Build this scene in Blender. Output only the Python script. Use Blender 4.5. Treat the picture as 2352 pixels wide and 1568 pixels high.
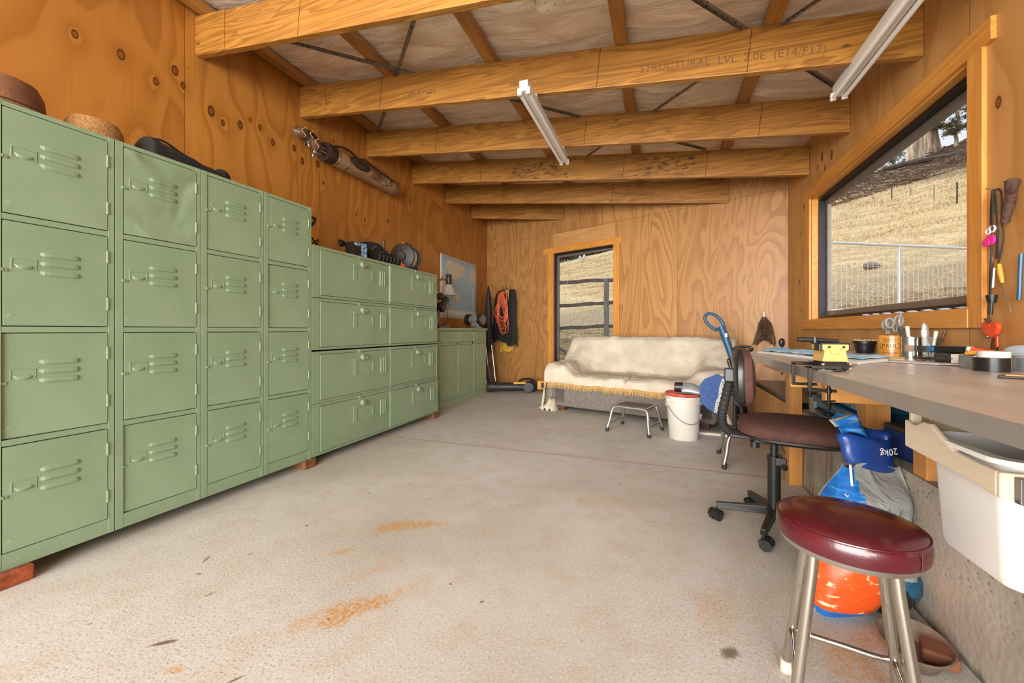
import bpy, bmesh, math, random
from mathutils import Vector, Matrix, noise as mnoise
for o in list(bpy.data.objects): bpy.data.objects.remove(o)
random.seed(7)
SC = bpy.context.scene
COL = SC.collection
R = math.radians
PI = math.pi

# ------------------------------------------------------------ camera, light, exposure
cam_d = bpy.data.cameras.new('camera'); cam = bpy.data.objects.new('camera', cam_d); COL.objects.link(cam)
cam.location = (0, 0, 1.0); cam.rotation_euler = (R(90), 0, R(20.08))
cam_d.sensor_width = 36.0; cam_d.lens = 930.0 / 2352.0 * 36.0
cam_d.shift_y = -26.0 / 2352.0
cam_d.clip_start = 0.02; cam_d.clip_end = 600
SC.camera = cam
SC.view_settings.view_transform = 'Standard'; SC.view_settings.look = 'None'
SC.view_settings.gamma = 1.0; SC.view_settings.use_curve_mapping = False
SC.view_settings.exposure = 0.5

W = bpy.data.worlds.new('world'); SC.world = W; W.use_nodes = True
wn = W.node_tree; wn.nodes.clear()
wo = wn.nodes.new('ShaderNodeOutputWorld'); wb = wn.nodes.new('ShaderNodeBackground')
wc = wn.nodes.new('ShaderNodeTexCoord'); wz = wn.nodes.new('ShaderNodeSeparateXYZ')
wr = wn.nodes.new('ShaderNodeValToRGB'); wnz = wn.nodes.new('ShaderNodeTexNoise'); wm = wn.nodes.new('ShaderNodeMix'); wm.data_type = 'RGBA'
wr.color_ramp.elements[0].position = 0.0; wr.color_ramp.elements[0].color = (0.80, 0.86, 0.93, 1)
wr.color_ramp.elements[1].position = 0.55; wr.color_ramp.elements[1].color = (0.33, 0.55, 0.86, 1)
wnz.inputs['Scale'].default_value = 2.2; wnz.inputs['Detail'].default_value = 6
wcr = wn.nodes.new('ShaderNodeValToRGB'); wcr.color_ramp.elements[0].position = 0.45; wcr.color_ramp.elements[1].position = 0.62
wn.links.new(wc.outputs['Generated'], wz.inputs[0]); wn.links.new(wz.outputs[2], wr.inputs[0])
wn.links.new(wc.outputs['Generated'], wnz.inputs['Vector']); wn.links.new(wnz.outputs[0], wcr.inputs[0])
wn.links.new(wcr.outputs[0], wm.inputs[0]); wn.links.new(wr.outputs[0], wm.inputs[6]); wm.inputs[7].default_value = (0.92, 0.93, 0.95, 1)
wn.links.new(wm.outputs[2], wb.inputs[0]); wmr = wn.nodes.new('ShaderNodeMapRange')   # sky strength boosted overhead, out of view, as added light for the rear
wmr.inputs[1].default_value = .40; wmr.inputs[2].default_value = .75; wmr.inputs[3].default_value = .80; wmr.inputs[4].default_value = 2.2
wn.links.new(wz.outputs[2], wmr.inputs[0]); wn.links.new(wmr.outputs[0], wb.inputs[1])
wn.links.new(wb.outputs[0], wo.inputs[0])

def light(name, kind, loc, rot, energy, color=(1, 1, 1), **kw):
    d = bpy.data.lights.new(name, kind); o = bpy.data.objects.new(name, d); COL.objects.link(o)
    o.location = loc; o.rotation_euler = rot; d.energy = energy; d.color = color
    for k, v in kw.items(): setattr(d, k, v)
    return o
# sun from the left side of the building (the shed's own wall shades the door opening)
sun = light('sun', 'SUN', (0, 0, 20), (0, 0, 0), 1.9, (1.0, 0.95, 0.86), angle=R(4))
sun.rotation_euler = Vector((-0.62, 0.10, 0.80)).to_track_quat('Z', 'Y').to_euler()
# daylight coming in through the wide vehicle door behind the camera
light('door_daylight', 'AREA', (-0.9, -6.6, 2.1), (R(-90), 0, R(180)), 1950, (1.0, 0.98, 0.955), shape='RECTANGLE', size=9.0, size_y=5.0)
# ------------------------------------------------------------ node helpers
def lin(c):
    if isinstance(c, str):
        c = [int(c[i:i + 2], 16) / 255 for i in (0, 2, 4)]
    return tuple(((x / 12.92) if x <= 0.04045 else ((x + 0.055) / 1.055) ** 2.4) for x in c) + (1.0,)

class NT:
    def __init__(s, name):
        s.m = bpy.data.materials.new(name); s.m.use_nodes = True; s.t = s.m.node_tree; s.t.nodes.clear()
        s.out = s.t.nodes.new('ShaderNodeOutputMaterial'); s.b = s.t.nodes.new('ShaderNodeBsdfPrincipled')
        s.t.links.new(s.b.outputs[0], s.out.inputs[0]); s.tc = None
    def put(s, sock, v):
        if hasattr(v, 'is_output'): s.t.links.new(v, sock)
        elif v is not None: sock.default_value = v
    def co(s):
        if s.tc is None: s.tc = s.t.nodes.new('ShaderNodeTexCoord')
        return s.tc.outputs['Object']
    def math(s, op, a, b=None, clamp=False):
        n = s.t.nodes.new('ShaderNodeMath'); n.operation = op; n.use_clamp = clamp
        s.put(n.inputs[0], a); s.put(n.inputs[1], b); return n.outputs[0]
    def vm(s, op, a, b=None, out=0):
        n = s.t.nodes.new('ShaderNodeVectorMath'); n.operation = op
        s.put(n.inputs[0], a)
        if b is not None: s.put(n.inputs[1], b)
        return n.outputs[out]
    def sep(s, v):
        n = s.t.nodes.new('ShaderNodeSeparateXYZ'); s.put(n.inputs[0], v); return n.outputs
    def comb(s, x, y, z):
        n = s.t.nodes.new('ShaderNodeCombineXYZ')
        for i, v in enumerate((x, y, z)): s.put(n.inputs[i], v)
        return n.outputs[0]
    def noise(s, vec, scale=1, detail=2, dist=0, rough=0.5, out=0):
        n = s.t.nodes.new('ShaderNodeTexNoise'); s.put(n.inputs['Vector'], vec); n.inputs['Scale'].default_value = scale
        n.inputs['Detail'].default_value = detail; n.inputs['Distortion'].default_value = dist; n.inputs['Roughness'].default_value = rough
        return n.outputs[out]
    def voro(s, vec, scale=1, feature='F1', out=0):
        n = s.t.nodes.new('ShaderNodeTexVoronoi'); n.feature = feature; s.put(n.inputs['Vector'], vec); n.inputs['Scale'].default_value = scale
        return n.outputs[out]
    def ramp(s, fac, stops):
        n = s.t.nodes.new('ShaderNodeValToRGB'); e = n.color_ramp.elements
        while len(e) < len(stops): e.new(0.5)
        for i, (p, c) in enumerate(stops):
            e[i].position = p; e[i].color = c if len(c) == 4 else tuple(c) + (1,)
        s.put(n.inputs[0], fac); return n.outputs[0]
    def mr(s, v, a, b, c=0.0, d=1.0):
        n = s.t.nodes.new('ShaderNodeMapRange'); n.clamp = True
        for i, x in enumerate((v, a, b, c, d)): s.put(n.inputs[i], x)
        return n.outputs[0]
    def mix(s, fac, a, b, blend='MIX'):
        n = s.t.nodes.new('ShaderNodeMix'); n.data_type = 'RGBA'; n.blend_type = blend
        s.put(n.inputs[0], fac); s.put(n.inputs[6], a); s.put(n.inputs[7], b); return n.outputs[2]
    def bump(s, h, strength=0.3, dist=0.01):
        n = s.t.nodes.new('ShaderNodeBump'); n.inputs['Strength'].default_value = strength; n.inputs['Distance'].default_value = dist
        s.put(n.inputs['Height'], h); s.t.links.new(n.outputs[0], s.b.inputs['Normal'])
    def fin(s, color, rough=0.5, metal=0.0, **kw):
        s.put(s.b.inputs['Base Color'], color); s.put(s.b.inputs['Roughness'], rough); s.put(s.b.inputs['Metallic'], metal)
        for k, v in kw.items(): s.put(s.b.inputs[k], v)
        return s.m
MC = {}
def M(name, col, rough=0.5, metal=0.0, var=0.08, scale=12, bump=0.0, bscale=60, **kw):
    """a plain procedural material: colour with a little mottling and an optional fine bump"""
    if name in MC: return MC[name]
    n = NT(name); c = lin(col)
    f = n.noise(n.co(), scale, 4)
    lo = tuple(max(0, x * (1 - var * 1.6)) for x in c[:3]) + (1,); hi = tuple(min(1, x * (1 + var * 1.2)) for x in c[:3]) + (1,)
    colr = n.ramp(f, [(0.3, lo), (0.7, hi)])
    if bump: n.bump(n.noise(n.co(), bscale, 3), bump, 0.004)
    MC[name] = n.fin(colr, rough, metal, **kw); return MC[name]

def plymat(name, light_c, dark_c, ax, knots=(), nscale=(1.6, 0.42), freq=70, contrast=0.55, panel=1.2, poff=0.0, seams=True, streak=0.25, rough=0.42, hseam=None, lines=(0.3, 0.9), dist=0.6):
    """plywood: ax is the horizontal unit direction of the wall; growth-ring contours flow round listed knots (a, z, size)"""
    n = NT(name); co = n.co(); a = n.vm('DOT_PRODUCT', co, tuple(ax) + (0.0,), 1); z = n.sep(co)[2]
    pa = n.math('DIVIDE', n.math('ADD', a, poff), panel); pid = n.math('FLOOR', pa)
    v = n.comb(n.math('MULTIPLY', a, nscale[0]), n.math('MULTIPLY', z, nscale[1]), n.math('MULTIPLY', pid, 5.37))
    f = n.noise(v, 1.0, 2.5, dist, 0.45)
    kd = None
    for (ka, kz, ks) in knots:
        da = n.math('MULTIPLY', n.math('SUBTRACT', a, ka), 1.0 / ks); dz = n.math('MULTIPLY', n.math('SUBTRACT', z, kz), 0.62 / ks)
        d = n.math('SQRT', n.math('ADD', n.math('MULTIPLY', da, da), n.math('MULTIPLY', dz, dz)))
        kd = d if kd is None else n.math('MINIMUM', kd, d)
    if kd is not None:
        w = n.math('POWER', 2.718, n.math('MULTIPLY', kd, -0.22))
        f = n.math('ADD', f, n.math('MULTIPLY', w, 0.16))
    s_ = n.math('FRACT', n.math('MULTIPLY', f, freq / 6.28))
    band = n.mr(s_, lines[0], lines[1]); edge = n.mr(s_, lines[1], 1.0, 1.0, 0.0)
    band = n.math('MULTIPLY', n.math('MULTIPLY', band, edge), contrast)
    st = n.noise(n.comb(n.math('MULTIPLY', a, 70), n.math('MULTIPLY', z, 2.2), pid), 1.0, 3)
    col = n.mix(band, lin(light_c), lin(dark_c))
    col = n.mix(n.math('MULTIPLY', n.mr(st, 0.35, 0.75), streak), col, lin(dark_c))
    big = n.noise(v, 0.6, 2)
    col = n.mix(n.mr(big, 0.3, 0.7, 0.0, 0.35), col, n.mix(0.5, lin(light_c), lin(dark_c)))
    pt = n.noise(n.comb(n.math('MULTIPLY', pid, 3.1), 0.3, 0.7), 1.0, 0)
    col = n.mix(n.mr(pt, 0.3, 0.7, 0.0, 0.30), col, lin(dark_c))
    h = st
    if kd is not None:
        col = n.mix(n.mr(kd, 1.0, 1.35, 1.0, 0.0), col, lin('4a2408'))
        col = n.mix(n.mr(kd, 0.62, 0.85, 1.0, 0.0), col, lin('7b4a20'))
    if seams:
        fr = n.math('FRACT', pa); sm = n.math('LESS_THAN', n.math('MINIMUM', fr, n.math('SUBTRACT', 1.0, fr)), 0.0016 / panel * 1.2)
        if hseam is not None:
            sm = n.math('MAXIMUM', sm, n.math('LESS_THAN', n.math('ABSOLUTE', n.math('SUBTRACT', z, hseam)), 0.002))
        col = n.mix(n.math('MULTIPLY', sm, 0.75), col, lin('3a1c08'))
        # nail heads along the sheet edges
        nz = n.math('ABSOLUTE', n.math('SUBTRACT', n.math('FRACT', n.math('DIVIDE', z, 0.3)), 0.5)); 
        na = n.math('ABSOLUTE', n.math('SUBTRACT', fr, 0.02))
        nd = n.math('ADD', n.math('MULTIPLY', n.math('MULTIPLY', nz, 0.3), n.math('MULTIPLY', nz, 0.3)), n.math('MULTIPLY', n.math('MULTIPLY', na, panel), n.math('MULTIPLY', na, panel)))
        col = n.mix(n.math('LESS_THAN', nd, 0.000012), col, lin('4a2a10'))
    n.bump(h, 0.12, 0.002)
    MC[name] = n.fin(col, rough, 0.0); return MC[name]

def timber(name, light_c, dark_c, axis=0, freq=34, rough=0.45, contrast=0.5, marks=0.0, sc=1.0):
    """sawn timber with grain along one axis"""
    if name in MC: return MC[name]
    n = NT(name); x, y, z = n.sep(n.co())[:3]
    k = [9.0 * sc, 9.0 * sc, 9.0 * sc]; k[axis] = 0.7 * sc
    v = n.comb(n.math('MULTIPLY', x, k[0]), n.math('MULTIPLY', y, k[1]), n.math('MULTIPLY', z, k[2]))
    f = n.noise(v, 1.0, 2, 0.8)
    s_ = n.math('FRACT', n.math('MULTIPLY', f, freq / 6.28)); band = n.math('MULTIPLY', n.math('MULTIPLY', n.mr(s_, 0.2, 0.85), n.mr(s_, 0.85, 1.0, 1.0, 0.0)), contrast)
    k2 = [80.0, 80.0, 80.0]; k2[axis] = 3.0
    st = n.noise(n.comb(n.math('MULTIPLY', x, k2[0]), n.math('MULTIPLY', y, k2[1]), n.math('MULTIPLY', z, k2[2])), 1.0, 2)
    col = n.mix(band, lin(light_c), lin(dark_c)); col = n.mix(n.mr(st, 0.4, 0.8, 0.0, 0.3), col, lin(dark_c))
    big = n.noise(n.co(), 1.3, 2); col = n.mix(n.mr(big, 0.35, 0.7, 0.0, 0.3), col, lin(dark_c))
    if marks:
        kv = [3.2, 3.2, 3.2]; kv[axis] = 2.1
        vd = n.voro(n.comb(n.math('MULTIPLY', x, kv[0]), n.math('MULTIPLY', y, kv[1]), n.math('MULTIPLY', z, kv[2] * 1.5)), 1.0)
        col = n.mix(n.mr(vd, 0.03, 0.06, marks, 0.0), col, lin('3c1c08'))
    n.bump(st, 0.1, 0.002)
    MC[name] = n.fin(col, rough); return MC[name]

# ------------------------------------------------------------ mesh helpers
class MB:
    def __init__(s): s.v = []; s.f = []; s.mi = []; s.cur = 0
    def add(s, vs, fs):
        b = len(s.v); s.v += [tuple(p) for p in vs]; s.f += [tuple(b + i for i in f) for f in fs]; s.mi += [s.cur] * len(fs); return s
    def box(s, x0, x1, y0, y1, z0, z1, mat=None):
        vs = [(x, y, z) for z in (z0, z1) for (x, y) in ((x0, y0), (x1, y0), (x1, y1), (x0, y1))]
        if mat is not None: vs = [mat @ Vector(p) for p in vs]
        return s.add(vs, [(3, 2, 1, 0), (4, 5, 6, 7), (0, 1, 5, 4), (1, 2, 6, 5), (2, 3, 7, 6), (3, 0, 4, 7)])
    def prism(s, pts, h0, h1, fn):
        """pts 2D polygon, extruded; fn(a,b,h)->xyz"""
        n = len(pts); vs = [fn(a, b, h0) for a, b in pts] + [fn(a, b, h1) for a, b in pts]
        return s.add(vs, [tuple(range(n))[::-1], tuple(range(n, 2 * n))] + [(i, (i + 1) % n, n + (i + 1) % n, n + i) for i in range(n)])
    def cyl(s, p0, p1, r0, r1=None, n=16, caps=True):
        r1 = r0 if r1 is None else r1; p0 = Vector(p0); p1 = Vector(p1); d = (p1 - p0).normalized()
        u = d.orthogonal().normalized(); w = d.cross(u); vs = []
        for p, r in ((p0, r0), (p1, r1)):
            vs += [p + (u * math.cos(2 * PI * i / n) + w * math.sin(2 * PI * i / n)) * r for i in range(n)]
        fs = [(i, (i + 1) % n, n + (i + 1) % n, n + i) for i in range(n)]
        if caps: fs += [tuple(range(n))[::-1], tuple(range(n, 2 * n))]
        return s.add(vs, fs)
    def tube(s, pts, r, n=8, closed=False):
        P = [Vector(p) for p in pts]; m = len(P); rs = r if isinstance(r, (list, tuple)) else [r] * m; vs = []; prev = None
        for i, p in enumerate(P):
            a = P[(i - 1) % m] if (closed or i > 0) else P[i]; b = P[(i + 1) % m] if (closed or i < m - 1) else P[i]
            d = (b - a)
            d = d.normalized() if d.length > 1e-9 else Vector((0, 0, 1))
            if prev is None: u = d.orthogonal().normalized()
            else:
                u = prev - d * prev.dot(d); u = u.normalized() if u.length > 1e-6 else d.orthogonal().normalized()
            prev = u; w = d.cross(u)
            vs += [p + (u * math.cos(2 * PI * k / n) + w * math.sin(2 * PI * k / n)) * rs[i] for k in range(n)]
        fs = []
        for i in range(m if closed else m - 1):
            j = (i + 1) % m
            fs += [(i * n + k, i * n + (k + 1) % n, j * n + (k + 1) % n, j * n + k) for k in range(n)]
        if not closed: fs += [tuple(range(n))[::-1], tuple(range((m - 1) * n, m * n))]
        return s.add(vs, fs)
    def lathe(s, prof, c=(0, 0, 0), n=28, fn=None, caps=True, sx=1, sy=1):
        m = len(prof); vs = []
        for r, z in prof:
            for k in range(n):
                p = (r * math.cos(2 * PI * k / n) * sx, r * math.sin(2 * PI * k / n) * sy, z)
                p = fn(*p) if fn else p
                vs.append((p[0] + c[0], p[1] + c[1], p[2] + c[2]))
        fs = [(i * n + k, i * n + (k + 1) % n, (i + 1) * n + (k + 1) % n, (i + 1) * n + k) for i in range(m - 1) for k in range(n)]
        if caps: fs += [tuple(range(n))[::-1], tuple(range((m - 1) * n, m * n))]
        return s.add(vs, fs)
    def ball(s, c, r, nu=16, nv=10, fn=None):
        r = r if isinstance(r, (list, tuple)) else (r, r, r); vs = []
        for j in range(nv + 1):
            t = PI * j / nv
            for i in range(nu):
                p = Vector((math.sin(t) * math.cos(2 * PI * i / nu) * r[0], math.sin(t) * math.sin(2 * PI * i / nu) * r[1], math.cos(t) * r[2]))
                if fn: p = fn(p)
                vs.append(p + Vector(c))
        return s.add(vs, [(j * nu + i, (j + 1) * nu + i, (j + 1) * nu + (i + 1) % nu, j * nu + (i + 1) % nu) for j in range(nv) for i in range(nu)])
    def grid(s, nu, nv, fn):
        vs = [fn(i / nu, j / nv) for j in range(nv + 1) for i in range(nu + 1)]
        return s.add(vs, [(j * (nu + 1) + i, j * (nu + 1) + i + 1, (j + 1) * (nu + 1) + i + 1, (j + 1) * (nu + 1) + i) for j in range(nv) for i in range(nu)])
    def xf(s, mat):
        s.v = [tuple(mat @ Vector(p)) for p in s.v]; return s

def tagset(o, label=None, cat=None, group=None, kind=None):
    if label: o['label'] = label
    if cat: o['category'] = cat
    if group: o['group'] = group
    if kind: o['kind'] = kind
    return o
def obj(name, mb, mat, parent=None, smooth=False, bevel=0.0, subsurf=0, solid=0.0, label=None, bseg=2, merge=True):
    me = bpy.data.meshes.new(name); me.from_pydata(mb.v, [], mb.f)
    mats = mat if isinstance(mat, (list, tuple)) else [mat]
    for m in mats: me.materials.append(m)
    if len(mats) > 1: me.polygons.foreach_set('material_index', mb.mi)
    bm = bmesh.new(); bm.from_mesh(me)
    if merge: bmesh.ops.remove_doubles(bm, verts=bm.verts, dist=1e-6)
    bmesh.ops.recalc_face_normals(bm, faces=bm.faces); bm.to_mesh(me); bm.free()
    o = bpy.data.objects.new(name, me); COL.objects.link(o)
    if smooth:
        me.polygons.foreach_set('use_smooth', [True] * len(me.polygons))
        try: me.set_sharp_from_angle(angle=R(42))
        except Exception: pass
    if solid: md = o.modifiers.new('thick', 'SOLIDIFY'); md.thickness = solid; md.offset = 0
    if subsurf: md = o.modifiers.new('sub', 'SUBSURF'); md.levels = subsurf; md.render_levels = subsurf
    if bevel:
        md = o.modifiers.new('bev', 'BEVEL'); md.width = bevel; md.segments = bseg; md.limit_method = 'ANGLE'; md.angle_limit = R(40)
    if parent: o.parent = parent
    if label: o['label'] = label
    return o
def thing(name, label, cat, loc=(0, 0, 0), rz=0.0, group=None):
    o = bpy.data.objects.new(name, None); COL.objects.link(o); o.empty_display_size = 0.05
    o.location = loc; o.rotation_euler = (0, 0, rz); return tagset(o, label, cat, group)
def solo(name, mb, mat, label, cat, group=None, **kw):
    return tagset(obj(name, mb, mat, **kw), label, cat, group)
def copy_tree(o, parent=None):
    c = o.copy(); COL.objects.link(c); c.parent = parent
    for ch in [x for x in bpy.data.objects if x.parent == o]: copy_tree(ch, c)
    return c
def bz(p0, p1, p2, p3, n=12):
    out = []
    for i in range(n + 1):
        t = i / n; a = (1 - t) ** 3; b = 3 * (1 - t) ** 2 * t; c = 3 * (1 - t) * t * t; d = t ** 3
        out.append(tuple(a * p0[k] + b * p1[k] + c * p2[k] + d * p3[k] for k in range(3)))
    return out
def smo(pts, n=6):
    """Catmull-Rom through the points"""
    P = [Vector(p) for p in pts]; out = []
    for i in range(len(P) - 1):
        a = P[max(i - 1, 0)]; b = P[i]; c = P[i + 1]; d = P[min(i + 2, len(P) - 1)]
        for k in range(n):
            t = k / n; out.append(tuple(0.5 * ((2 * b) + (c - a) * t + (2 * a - 5 * b + 4 * c - d) * t * t + (3 * b - a - 3 * c + d) * t ** 3)))
    out.append(tuple(P[-1])); return out
def text_mesh(txt, size, depth=0.0004):
    cu = bpy.data.curves.new('t', 'FONT'); cu.body = txt; cu.size = size; cu.extrude = depth; cu.align_x = 'LEFT'; cu.resolution_u = 2
    o = bpy.data.objects.new('t', cu); COL.objects.link(o); bpy.context.view_layer.update()
    dg = bpy.context.evaluated_depsgraph_get(); me = bpy.data.meshes.new_from_object(o.evaluated_get(dg))
    mb = MB(); mb.add([v.co[:] for v in me.vertices], [tuple(p.vertices) for p in me.polygons])
    bpy.data.objects.remove(o); bpy.data.curves.remove(cu); bpy.data.meshes.remove(me); return mb
def ss(a, b, x):
    t = min(1, max(0, (x - a) / (b - a))); return t * t * (3 - 2 * t)
def nz(x, y=0.0, z=0.0): return mnoise.noise(Vector((x, y, z)))
def basis(o, ex, ey, ez): return Matrix(((ex[0], ey[0], ez[0], o[0]), (ex[1], ey[1], ez[1], o[1]), (ex[2], ey[2], ez[2], o[2]), (0, 0, 0, 1)))
# floor marks (world position, half sizes, angle, strength)
STAINS = [(-1.05, 1.15, .24, .075, 50, .95), (-1.22, 1.75, .24, .085, 30, .85), (-1.34, 1.46, .06, .03, 40, .7), (-1.34, .78, .04, .02, 20, .7), (-1.12, 1.38, .12, .05, 60, .35), (-.28, 2.4, .3, .12, 10, .3), (.2, 1.6, .22, .1, 80, .3), (.55, 1.5, .2, .09, 70, .6), (.68, 1.62, .1, .16, 10, .6)]
DARKS = [(-1.488, .837, .05, .012, 40, .85), (-1.86, 1.2, .035, .009, 120, .7), (-1.14, .82, .04, .008, 60, .8), (.2, 1.41, .05, .03, 60, .8), (-1.08, 1.1, .011, .008, 0, .8), (-1.78, 1.12, .02, .006, 20, .8), (-1.6, 1.05, .03, .008, 70, .6), (-1.72, 1.3, .02, .01, 50, .5)]
STRAPS = [((-3.0, 2.02), (.45, 4.6)), ((-1.2, 1.97), (-3.02, 3.8)), ((-.35, 1.95), (1.33, 3.72)), ((1.3, 2.1), (-.79, 4.66))]
STRAPL = ['perforated steel brace strap running diagonally from the locker wall across the roof', 'angled grey steel brace over the golf bag corner of the roof', 'perforated steel brace strap running towards the top of the big window', 'angled steel brace strap crossing the roof centre away from the big window']
# ------------------------------------------------------------ room
XL, XR, YB, CX, CY = -3.125, 1.353, 5.35, -3.125, 7.14
BD = Vector((2.5, -1, 0)).normalized(); BN = Vector((1, 2.5, 0)).normalized()   # end wall runs obliquely
def bw(t, z, off=0.0): return Vector((CX, CY, 0)) + BD * t - BN * off + Vector((0, 0, z))   # off = distance into the room
def roofz(x): return 3.245 - 0.1049 * (x + 3.125)

# concrete floor
n = NT('concrete_floor'); co = n.co(); x, y, z = n.sep(co)[:3]
big = n.noise(co, 0.9, 5, 0.3); fine = n.noise(co, 120, 4, 0, 0.75); mid = n.noise(co, 7, 5, 0.2, 0.6)
col = n.ramp(big, [(0.32, lin('aca599')), (0.52, lin('c0bbb2')), (0.7, lin('c8c4bc'))])
col = n.mix(n.mr(mid, 0.45, 0.72, 0, 0.45), col, lin('b09c80'))
ex = n.mr(n.noise(co, 0.55, 2), 0.40, 0.62)                                   # worn areas show the aggregate
col = n.mix(n.math('MULTIPLY', n.mr(fine, 0.54, 0.64), n.math('ADD', n.math('MULTIPLY', ex, 0.55), 0.3)), col, lin('7f6f5c'))
col = n.mix(n.math('MULTIPLY', n.mr(fine, 0.34, 0.44, 1.0, 0.0), 0.6), col, lin('e8e2d6'))
vd = n.voro(co, 55); col = n.mix(n.math('MULTIPLY', n.math('MULTIPLY', n.mr(vd, 0.10, 0.2, 1, 0), n.mr(n.noise(co, 22, 2), 0.52, 0.62)), 0.6), col, lin('6a5b4c'))
# rust-coloured stains, each a blob of its own
def blob(cx_, cy_, rx, ry, ang, lo=0.35, hi=0.9):
    ca, sa = math.cos(R(ang)), math.sin(R(ang))
    dx = n.math('SUBTRACT', x, cx_); dy = n.math('SUBTRACT', y, cy_)
    u = n.math('DIVIDE', n.math('ADD', n.math('MULTIPLY', dx, ca), n.math('MULTIPLY', dy, sa)), rx)
    v = n.math('DIVIDE', n.math('SUBTRACT', n.math('MULTIPLY', dy, ca), n.math('MULTIPLY', dx, sa)), ry)
    d = n.math('SQRT', n.math('ADD', n.math('MULTIPLY', u, u), n.math('MULTIPLY', v, v)))
    d = n.math('ADD', d, n.math('MULTIPLY', n.math('SUBTRACT', n.noise(co, 9, 5, 0.5, 0.65), 0.5), 2.2))
    return n.mr(d, lo, hi, 1.0, 0.0)
for (bx_, by_, rx, ry, an, amt) in STAINS:
    col = n.mix(n.math('MULTIPLY', n.math('MULTIPLY', blob(bx_, by_, rx, ry, an), amt), n.mr(n.noise(co, 75, 3), 0.38, 0.58, 0.15, 1.0)), col, lin('bd8433'))
for (bx_, by_, rx, ry, an, amt) in DARKS:
    col = n.mix(n.math('MULTIPLY', blob(bx_, by_, rx, ry, an, 0.4, 0.85), amt), col, lin('59422c'))
# scattered dark drips and flecks
v2 = n.voro(co, 5.5); r2 = n.voro(co, 5.5, out=1)
fl = n.math('MULTIPLY', n.mr(n.math('ADD', v2, n.math('MULTIPLY', n.noise(co, 40, 2), 0.09)), 0.075, 0.095, 1, 0), n.mr(n.sep(r2)[0], 0.42, 0.46))
col = n.mix(n.math('MULTIPLY', fl, 0.75), col, lin('4b4036'))
# construction joint across the slab
jl = n.math('ABSOLUTE', n.math('SUBTRACT', y, n.math('ADD', 3.16, n.math('MULTIPLY', n.noise(n.comb(x, 0.0, 0.0), 5, 3), 0.05))))
col = n.mix(n.math('MULTIPLY', n.mr(jl, 0.0, 0.03, 1, 0), 0.35), col, lin('a98f6c'))
col = n.mix(n.mr(jl, 0.002, 0.005, 0.8, 0.0), col, lin('7d6748'))
n.bump(n.math('ADD', n.math('MULTIPLY', fine, 0.6), mid), 0.25, 0.003)
floor_m = n.fin(col, n.mr(mid, 0.3, 0.7, 0.55, 0.75))
mb = MB(); mb.prism([(XL - .1, -1.6), (XR + .1, -1.6), (XR + .1, YB + .05), (CX - .1, CY + .1)], -0.15, 0.0, lambda a, b, h: (a, b, h))
tagset(obj('floor', mb, floor_m), kind='structure')

LK = [(1.309, 2.683, .022), (1.519, 2.70, .03), (1.703, 2.641, .024), (1.815, 2.78, .03), (1.864, 2.706, .022), (2.053, 2.623, .034), (2.139, 2.578, .022), (2.275, 2.626, .03), (2.359, 2.708, .014),
      (2.443, 2.684, .022), (2.564, 2.613, .026), (2.78, 2.656, .026), (2.871, 2.573, .028), (3.049, 2.613, .03), (3.12, 2.455, .018), (3.25, 2.93, .012), (3.717, 2.242, .016), (3.578, 2.268, .012), (4.138, 2.333, .02),
      (0.72, 2.5, .03), (0.95, 2.9, .02), (4.6, 2.7, .016)]
LK = [(a, b, c_ * .62) for a, b, c_ in LK]
wall_l = plymat('plywood_orange', 'bd8038', '8a5015', (0, 1), LK, (1.5, 0.38), 60, 0.62, 1.2, 0.525, streak=0.22, rough=0.38)
BK = [(BX, BZ, BS) for BX, BZ, BS in ((3.62, 2.15, .05), (3.55, 1.62, .055), (3.9, 2.2, .03), (4.6, 2.3, .04), (4.55, 1.5, .03), (2.95, 2.2, .008), (3.05, 2.2, .008))]
wall_b = plymat('plywood_figured', 'bd8b52', '8c5c2a', tuple(BD[:2]), [], (1.8, 0.36), 100, 0.72, 1.2, 0.75, streak=0.18, hseam=2.60, lines=(0.30, 0.92), dist=1.1)
RK = [(4.329, 2.541, .022), (4.115, 2.473, .022), (4.435, 2.484, .016), (4.258, 2.418, .016), (2.33, 1.97, .014), (4.804, 2.232, .014), (4.9, 2.0, .012), (4.95, 1.5, .014), (4.88, 1.2, .012), (2.1, 1.35, .01), (2.35, .93, .02)]
wall_r = plymat('plywood_pale', 'c8965a', '9c6226', (0, 1), RK, (1.3, 0.35), 42, 0.45, 1.2, -0.1, streak=0.2)

mb = MB(); mb.box(XL - .09, XL, -1.6, CY + .06, -.1, 3.6); tagset(obj('wall_left', mb, wall_l), kind='structure')
# right wall with window opening
WY0, WY1, WZ0, WZ1 = 2.487, 4.60, 1.10, 2.25
mb = MB()
for (a, b, c_, d) in ((-1.6, WY0, .48, 3.4), (WY1, YB, 0, 3.4), (WY0, WY1, .48, WZ0), (WY0, WY1, WZ1, 3.4), (3.16, WY1, -.1, .48)): mb.box(XR, XR + .10, a, b, c_, d)
tagset(obj('wall_right', mb, wall_r), kind='structure')
# oblique end wall with window opening
BL = 4.822; T0, T1, BZ0, BZ1 = 1.545, 2.675, 0.15, 2.27
mb = MB(); bm_ = basis(bw(0, 0), BD, BN, (0, 0, 1))
for (a, b, c_, d) in ((-.08, T0, -.1, 3.5), (T1, BL + .06, -.1, 3.5), (T0, T1, -.1, BZ0), (T0, T1, BZ1, 3.5)): mb.box(a, b, 0, .10, c_, d, bm_)
tagset(obj('wall_end', mb, wall_b), kind='structure')
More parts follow.
